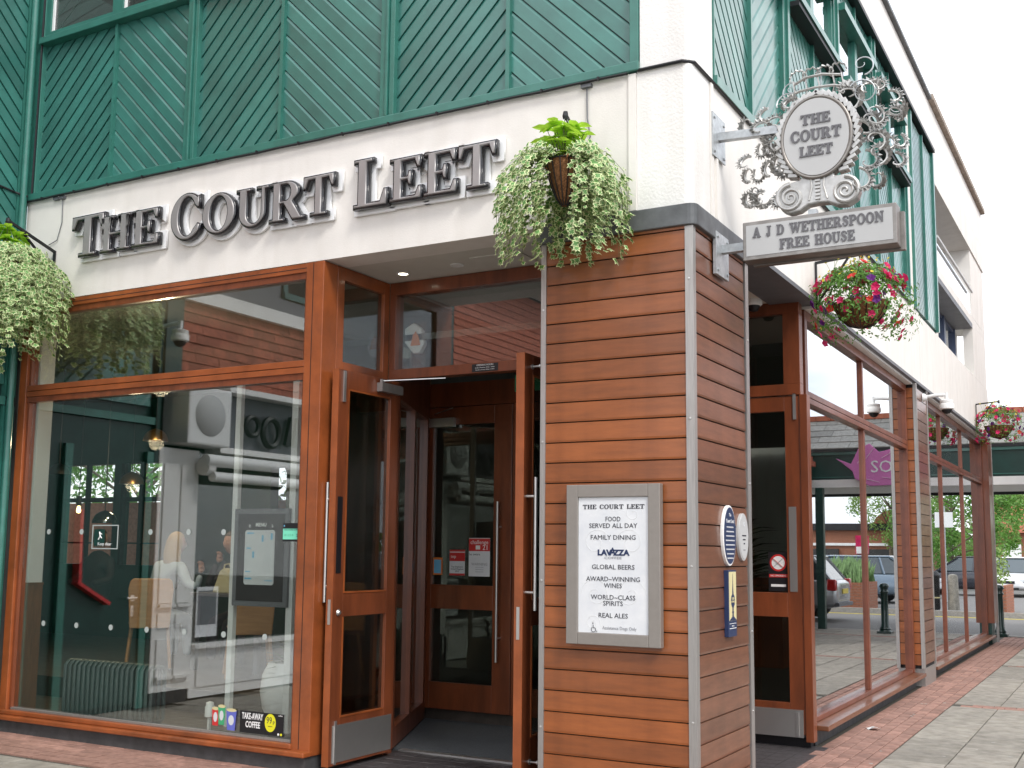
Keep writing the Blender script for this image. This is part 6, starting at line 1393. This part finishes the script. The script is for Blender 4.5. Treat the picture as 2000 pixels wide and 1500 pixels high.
# ================================================================== PLANTERS
def planter(x0, x1, y0, y1, h, label, fol_mk, fh, n):
    t = thing('brick_planter', ((x0+x1)/2, (y0+y1)/2, .0), label, 'planter')
    B('planter_core', 'mortar', t, (x0+.01, y0+.01, 0, x1-.01, y1-.01, h)); b = MB()
    r = 0; z = .002
    while z < h+.01:
        x = x0-(.11 if r % 2 else 0)
        while x < x1: b.box(max(x, x0), y0, z, min(x+.215, x1), y0+.1, z+.065); x += .225
        y = y0+.101
        while y < y1: b.box(x1-.1, y, z, x1, min(y+.215, y1), z+.065); b.box(x0, y, z, x0+.1, min(y+.215, y1), z+.065); y += .225
        z += .075; r += 1
    b.build('brick', 'wallbrick', t, kind='stuff')
    b = MB()
    for k in range(n):
        p = Vector((random.uniform(x0+.05, x1-.05), random.uniform(y0+.05, y1-.05), h)); hh = fh*(.6+.5*noise.noise(Vector((p.x*1.2, p.y*1.2, 0)))+.3*random.random())
        if fol_mk == 'lav':
            q = p+Vector((random.uniform(-.15, .15), random.uniform(-.2, .1), hh)); leafpoly(b, p, Vector((random.uniform(-.5, .5), -1, .2)), q-p, hh, 'blade')
        else:
            p.z += hh*random.random()**.5; leafpoly(b, p, rv()+Vector((0, -.5, .5)), rv(), .09, 'leaf')
    b.build('foliage', fol_mk, t, kind='stuff')
planter(4.0, 9.5, 24.9, 27, .72, 'brick planter of lavender across the road, mirrored in the side window', 'lav', .75, 2200)
planter(-5.0, -.78, 25.2, 27.2, .70, 'brick planter with clipped hedge behind the real bollard', 'hedge', .9, 3500)

# ================================================================== CARS
def car(x, y, rz, mk, label, L_=4.2, W_=1.76, H_=1.46, estate=True, z=0.0):
    t = thing('parked_car', (x, y, z), label, 'car'); t.rotation_euler.z = rz     # nose along +X local
    def lp(b, nm, mks, par=t, sm=True, bev=0):
        me = b.mesh(nm, mks, smooth=sm); o = bpy.data.objects.new(nm, me); COL.objects.link(o); o.parent = par
        if bev: md = o.modifiers.new('bevel', 'BEVEL'); md.width = bev; md.segments = 2
        return o
    h = L_/2
    # stations: x, half width, sill z, shoulder z
    S = [(-h, .62, .42, .82), (-h+.06, .78, .28, .92), (-h+.35, .86, .24, .96), (-h+1.0, .88, .22, .95), (0, .88, .22, .93), (h-1.2, .87, .22, .92), (h-.55, .85, .24, .82), (h-.15, .76, .26, .70), (h, .55, .34, .58)]
    V, F = [], []; m = 10
    for (sx, hw, zs, zt) in S:
        hw *= W_/1.76
        for (yy, zz) in ((-hw*.9, zs), (-hw, zs+.12), (-hw, (zs+zt)/2+.05), (-hw*.95, zt-.06), (-hw*.8, zt), (hw*.8, zt), (hw*.95, zt-.06), (hw, (zs+zt)/2+.05), (hw, zs+.12), (hw*.9, zs)): V.append((sx, yy, zz*H_/1.46))
    for i in range(len(S)-1):
        for k in range(m): F.append((i*m+k, i*m+(k+1) % m, (i+1)*m+(k+1) % m, (i+1)*m+k))
    F += [tuple(range(m-1, -1, -1)), tuple((len(S)-1)*m+k for k in range(m))]
    b = MB(); b.add(V, [f[::-1] for f in F]); o = lp(b, 'body', mk); md = o.modifiers.new('sub', 'SUBSURF'); md.levels = 2; md.render_levels = 2
    # cabin
    xr = (-h+.12, -h+.55) if estate else (-h+.55, -h+1.1)
    b = MB(); zt = .90*H_/1.46
    C_ = [(xr[0], .74, zt-.02), (h-.95, .74, zt-.02), (h-1.75, .60, H_-.05), (xr[1], .60, H_-.05)]
    V = []
    for s_ in (-1, 1):
        for (cx_, cy_, cz_) in C_: V.append((cx_, s_*cy_*W_/1.76, cz_))
    b.add(V, [(0, 1, 2, 3), (7, 6, 5, 4), (0, 4, 5, 1), (1, 5, 6, 2), (3, 2, 6, 7), (0, 3, 7, 4)]); lp(b, 'windows', 'carglass', sm=False, bev=.05)
    b = MB(); b.box(xr[1]-.05, -.58*W_/1.76, H_-.055, h-1.7, .58*W_/1.76, H_); o = lp(b, 'roof', mk, sm=True, bev=.03)
    for s_ in (-1, 1):
        b = MB()
        for (p, q) in ((C_[0], C_[3]), (C_[1], C_[2])): b.bar((p[0], s_*(p[1]+.005)*W_/1.76, p[2]), (q[0], s_*(q[1]+.005)*W_/1.76, q[2]), .07, .05)
        b.bar((.0, s_*.745*W_/1.76, zt), (-.05, s_*.605*W_/1.76, H_-.06), .07, .04); lp(b, 'pillars', mk)
        b = MB(); b.lathe([(.02, 0), (.07, .04), (.08, .1), (.04, .14)], (h-1.35, s_*.86, zt), 10, axis=(0, s_, 0)); lp(b, 'wing_mirror', mk)
        for wx in (-h+.82, h-.85):
            b = MB(); b.lathe([(.2, -.1), (.30, -.1), (.32, -.06), (.32, .06), (.30, .1), (.2, .1)], (wx, s_*.77*W_/1.76, .32), 24, axis=(0, 1, 0)); w1 = lp(b, 'wheel', 'tyre')
            b = MB(); b.lathe([(.0, .0), (.2, .0), (.21, .02)], (wx, s_*.86*W_/1.76, .32), 20, axis=(0, s_, 0)); lp(b, 'rim', 'rim', par=w1)
        b = MB(); b.obox((-h+.13, s_*.72*W_/1.76, .80*H_/1.46), X_, Y_, Z_, .10, .09, .13); lp(b, 'tail_light', 'lamp_red', bev=.03)
        b = MB(); b.obox((h-.22, s_*.66*W_/1.76, .62*H_/1.46), X_, Y_, Z_, .14, .13, .07); lp(b, 'headlight', 'lamp_clear', bev=.03)
    b = MB(); b.box(-h-.015, -.26, .60, -h+.02, .26, .71); lp(b, 'number_plate', 'plate_y', sm=False)
    b = MB(); b.box(h-.06, -.26, .38, h+.03, .26, .49); lp(b, 'number_plate', 'white', sm=False)
    b = MB(); b.box(h-.1, -.38, .50, h+.005, .38, .60); b.box(h-.1, -.5, .28, h+.01, .5, .36); lp(b, 'grille', 'black', sm=False)
    b = MB(); b.box(-h-.02, -.7, .32, -h+.1, .7, .40); lp(b, 'rear_bumper_trim', 'grey', sm=False)
    return t
car(5.55, 20.5, 0, 'silver', 'silver estate car with red tail lamp, mirrored in the first side window')
car(-1.8, 40.5, -1.72, 'carwhite', 'white hatchback facing the camera at the right edge', z=0)
car(-4.3, 47.5, -1.55, 'carblue', 'grey blue car parked behind the white hatchback', z=0)
car(5.6, 35.5, 2.7, 'carwhite', 'white car mirrored between the side window mullions'); car(4.9, 30.3, 2.3, 'carblue', 'grey blue car mirrored in front of the white car')
car(2.9, 40, 0.05, 'cardark', 'black car mirrored beyond the slatted side pillar', L_=4.6)
t = thing('roof_sign', (-4.3, 47.3, 1.46), 'small blue and white dome sign on the grey blue car roof', 'sign'); b = MB(); b.lathe([(.3, 0), (.28, .12), (.15, .22), (0, .24)], (-4.3, 47.3, 1.46), 16); b.build('sign_dome', 'cyan', t, smooth=True)

# ================================================================== TREES AND FAR BUILDINGS
def tree(x, y, h, r, label, n, mk='tree1', seed=1, low=.25):
    random.seed(seed); t = thing('leafy_tree', (x, y, 0), label, 'tree', None)
    b = MB(); b.tube([(x, y, 0), (x+.05, y, h*.3), (x-.05, y+.05, h*.6), (x, y, h*.85)], [.16, .12, .07, .02], 8)
    L_ = []
    for k in range(14):
        a = random.uniform(0, 2*PI); z0_ = h*random.uniform(low+.05, .7); e = Vector((x+r*.75*math.cos(a), y+r*.75*math.sin(a), z0_+r*random.uniform(.2, .7))); b.tube([(x, y, z0_), ((x+e.x)/2, (y+e.y)/2, (z0_+e.z)/2+.1), tuple(e)], [.05, .03, .01], 5); L_.append(e)
    b.build('trunk', 'bark', t, smooth=True)
    cl = []
    for k in range(46):
        u = rv(); cl.append((Vector((x+u.x*r*.8, y+u.y*r*.8, h*(1+low)/2+u.z*h*(1-low)/2*.85)), r*random.uniform(.16, .34)))
    b = MB()
    for k in range(n):
        c, q = random.choice(cl); o_ = rv(); p = c+o_*q*random.uniform(.6, 1.05); leafpoly(b, p, o_+rv()*.6+Vector((0, 0, .4)), rv()+Vector((0, 0, -.3)), random.uniform(.10, .2), 'leaf')
    b.build('crown', mk, t, kind='stuff')
tree(-3.6, 44, 5.4, 1.9, 'bright green tree at the right edge behind the bollard', 6000, seed=3, low=.1)
tree(-4.6, 52, 7.0, 2.6, 'taller pale tree behind the bright one at the right edge', 6000, 'tree2', seed=4, low=.2)
tree(-1.6, 60, 4.6, 1.8, 'low rounded tree behind the parked cars', 3500, seed=8, low=.1)
tree(4.7, 47, 6.0, 2.6, 'leafy tree mirrored right of the slatted side pillar', 6000, seed=5, low=.1)
tree(9.6, 60, 6.5, 2.5, 'sparse tree mirrored left of the slatted side pillar', 4500, 'tree2', seed=6, low=.3)
tree(4.5, 58, 6.0, 3.0, 'rounded tree mirrored behind the black car', 5000, 'tree2', seed=7, low=.1)
tree(-19, 13.5, 4.6, 3.2, 'leafy tree behind the yard wall seen through the back windows', 5000, seed=12, low=.2)
tree(-13, 12, 4.2, 2.6, 'second leafy tree behind the yard wall', 4000, seed=13, low=.2)
tree(-9, 50, 6.5, 3, 'tree seen through the room and its back windows', 2500, seed=9)
fbk = thing('low_brick_building', (15, 66, 0), 'low dark brick building with an arched top mirrored over the lavender', 'building')
B('brick_wall', 'wallbrick', fbk, (8, 62, 0, 26, 68, 2.9)); B('white_band', 'white', fbk, (7.9, 61.9, 2.0, 26.1, 61.99, 2.15)); B('flat_roof', 'black', fbk, (7.8, 61.8, 2.901, 26.2, 68.2, 3.3))
b = MB(); b.prism([(9.6+1.3*math.cos(a/10*PI), 3.3+.8*math.sin(a/10*PI)) for a in range(11)], 'y', 61.7, 63); b.build('arched_gable', 'wallbrick', fbk)
for k in range(4): B('shop_window', 'dark', fbk, (9+4*k, 61.85, .2, 12+4*k, 61.99, 1.8))
fb2 = thing('brick_house', (-6, 75, 0), 'distant brick house roof behind the trees at the right edge', 'house')
B('wall', 'wallbrick', fb2, (-10, 74, 0, 1.5, 80, 3.0)); b = MB(); b.prism([(73.6, 3.0), (77, 5.2), (80.4, 3.0)], 'x', -10.3, 1.8); b.build('roof', 'tile', fb2)
for k in range(3): B('window', 'white', fb2, (-8.5+3*k, 73.95, 1.2, -7.4+3*k, 73.99, 2.3))
b = MB()
for k in range(5000):
    x = random.uniform(-70, 90); p = Vector((x, 95+random.uniform(-3, 3), random.random()**.6*(3.2+1.5*noise.noise(Vector((x*.08, 0, 0)))))); leafpoly(b, p, Vector((0, -1, .3))+rv()*.5, rv(), random.uniform(.5, 1.1), 'leaf')
b.build('distant_tree_line', 'tree1', None, kind='stuff', label='distant line of green trees beyond the car park', cat='trees')
t = thing('street_sign', (3.0, 33, 0), 'small white street sign on a thin post mirrored before the trees', 'sign')
b = MB(); b.tube([(3.0, 33, 0), (3.0, 33, 3.1)], .04, 6); b.build('post', 'galv', t); B('sign_plate', 'white', t, (2.72, 32.93, 2.4, 3.28, 32.96, 2.9))
t = thing('litter_bin', (2.35, 21.9, 0), 'dark litter bin mirrored beside the green bollard', 'bin')
b = MB(); b.lathe([(.22, 0), (.24, .05), (.24, .85), (.26, .88), (.2, .98), (0, 1.0)], (2.25, 24.8, .1), 18); b.build('bin_body', 'black', t, smooth=True); b = MB(); b.lathe([(.245, .3), (.245, .33)], (2.25, 24.8, .1), 18); b.build('bin_band', 'cream', t)
t = thing('poster_stand', (5.2, 28.0, 0), 'small pink poster on a post mirrored over the lavender', 'poster'); B('post', 'galv', t, (4.55, 27.99, 0, 4.61, 28.03, 1.6)); B('poster_sheet', 'petal_m', t, (4.4, 27.95, 1.5, 4.78, 27.985, 2.05)); B('poster_text', 'white', t, (4.42, 27.94, 1.52, 4.76, 27.949, 1.72))
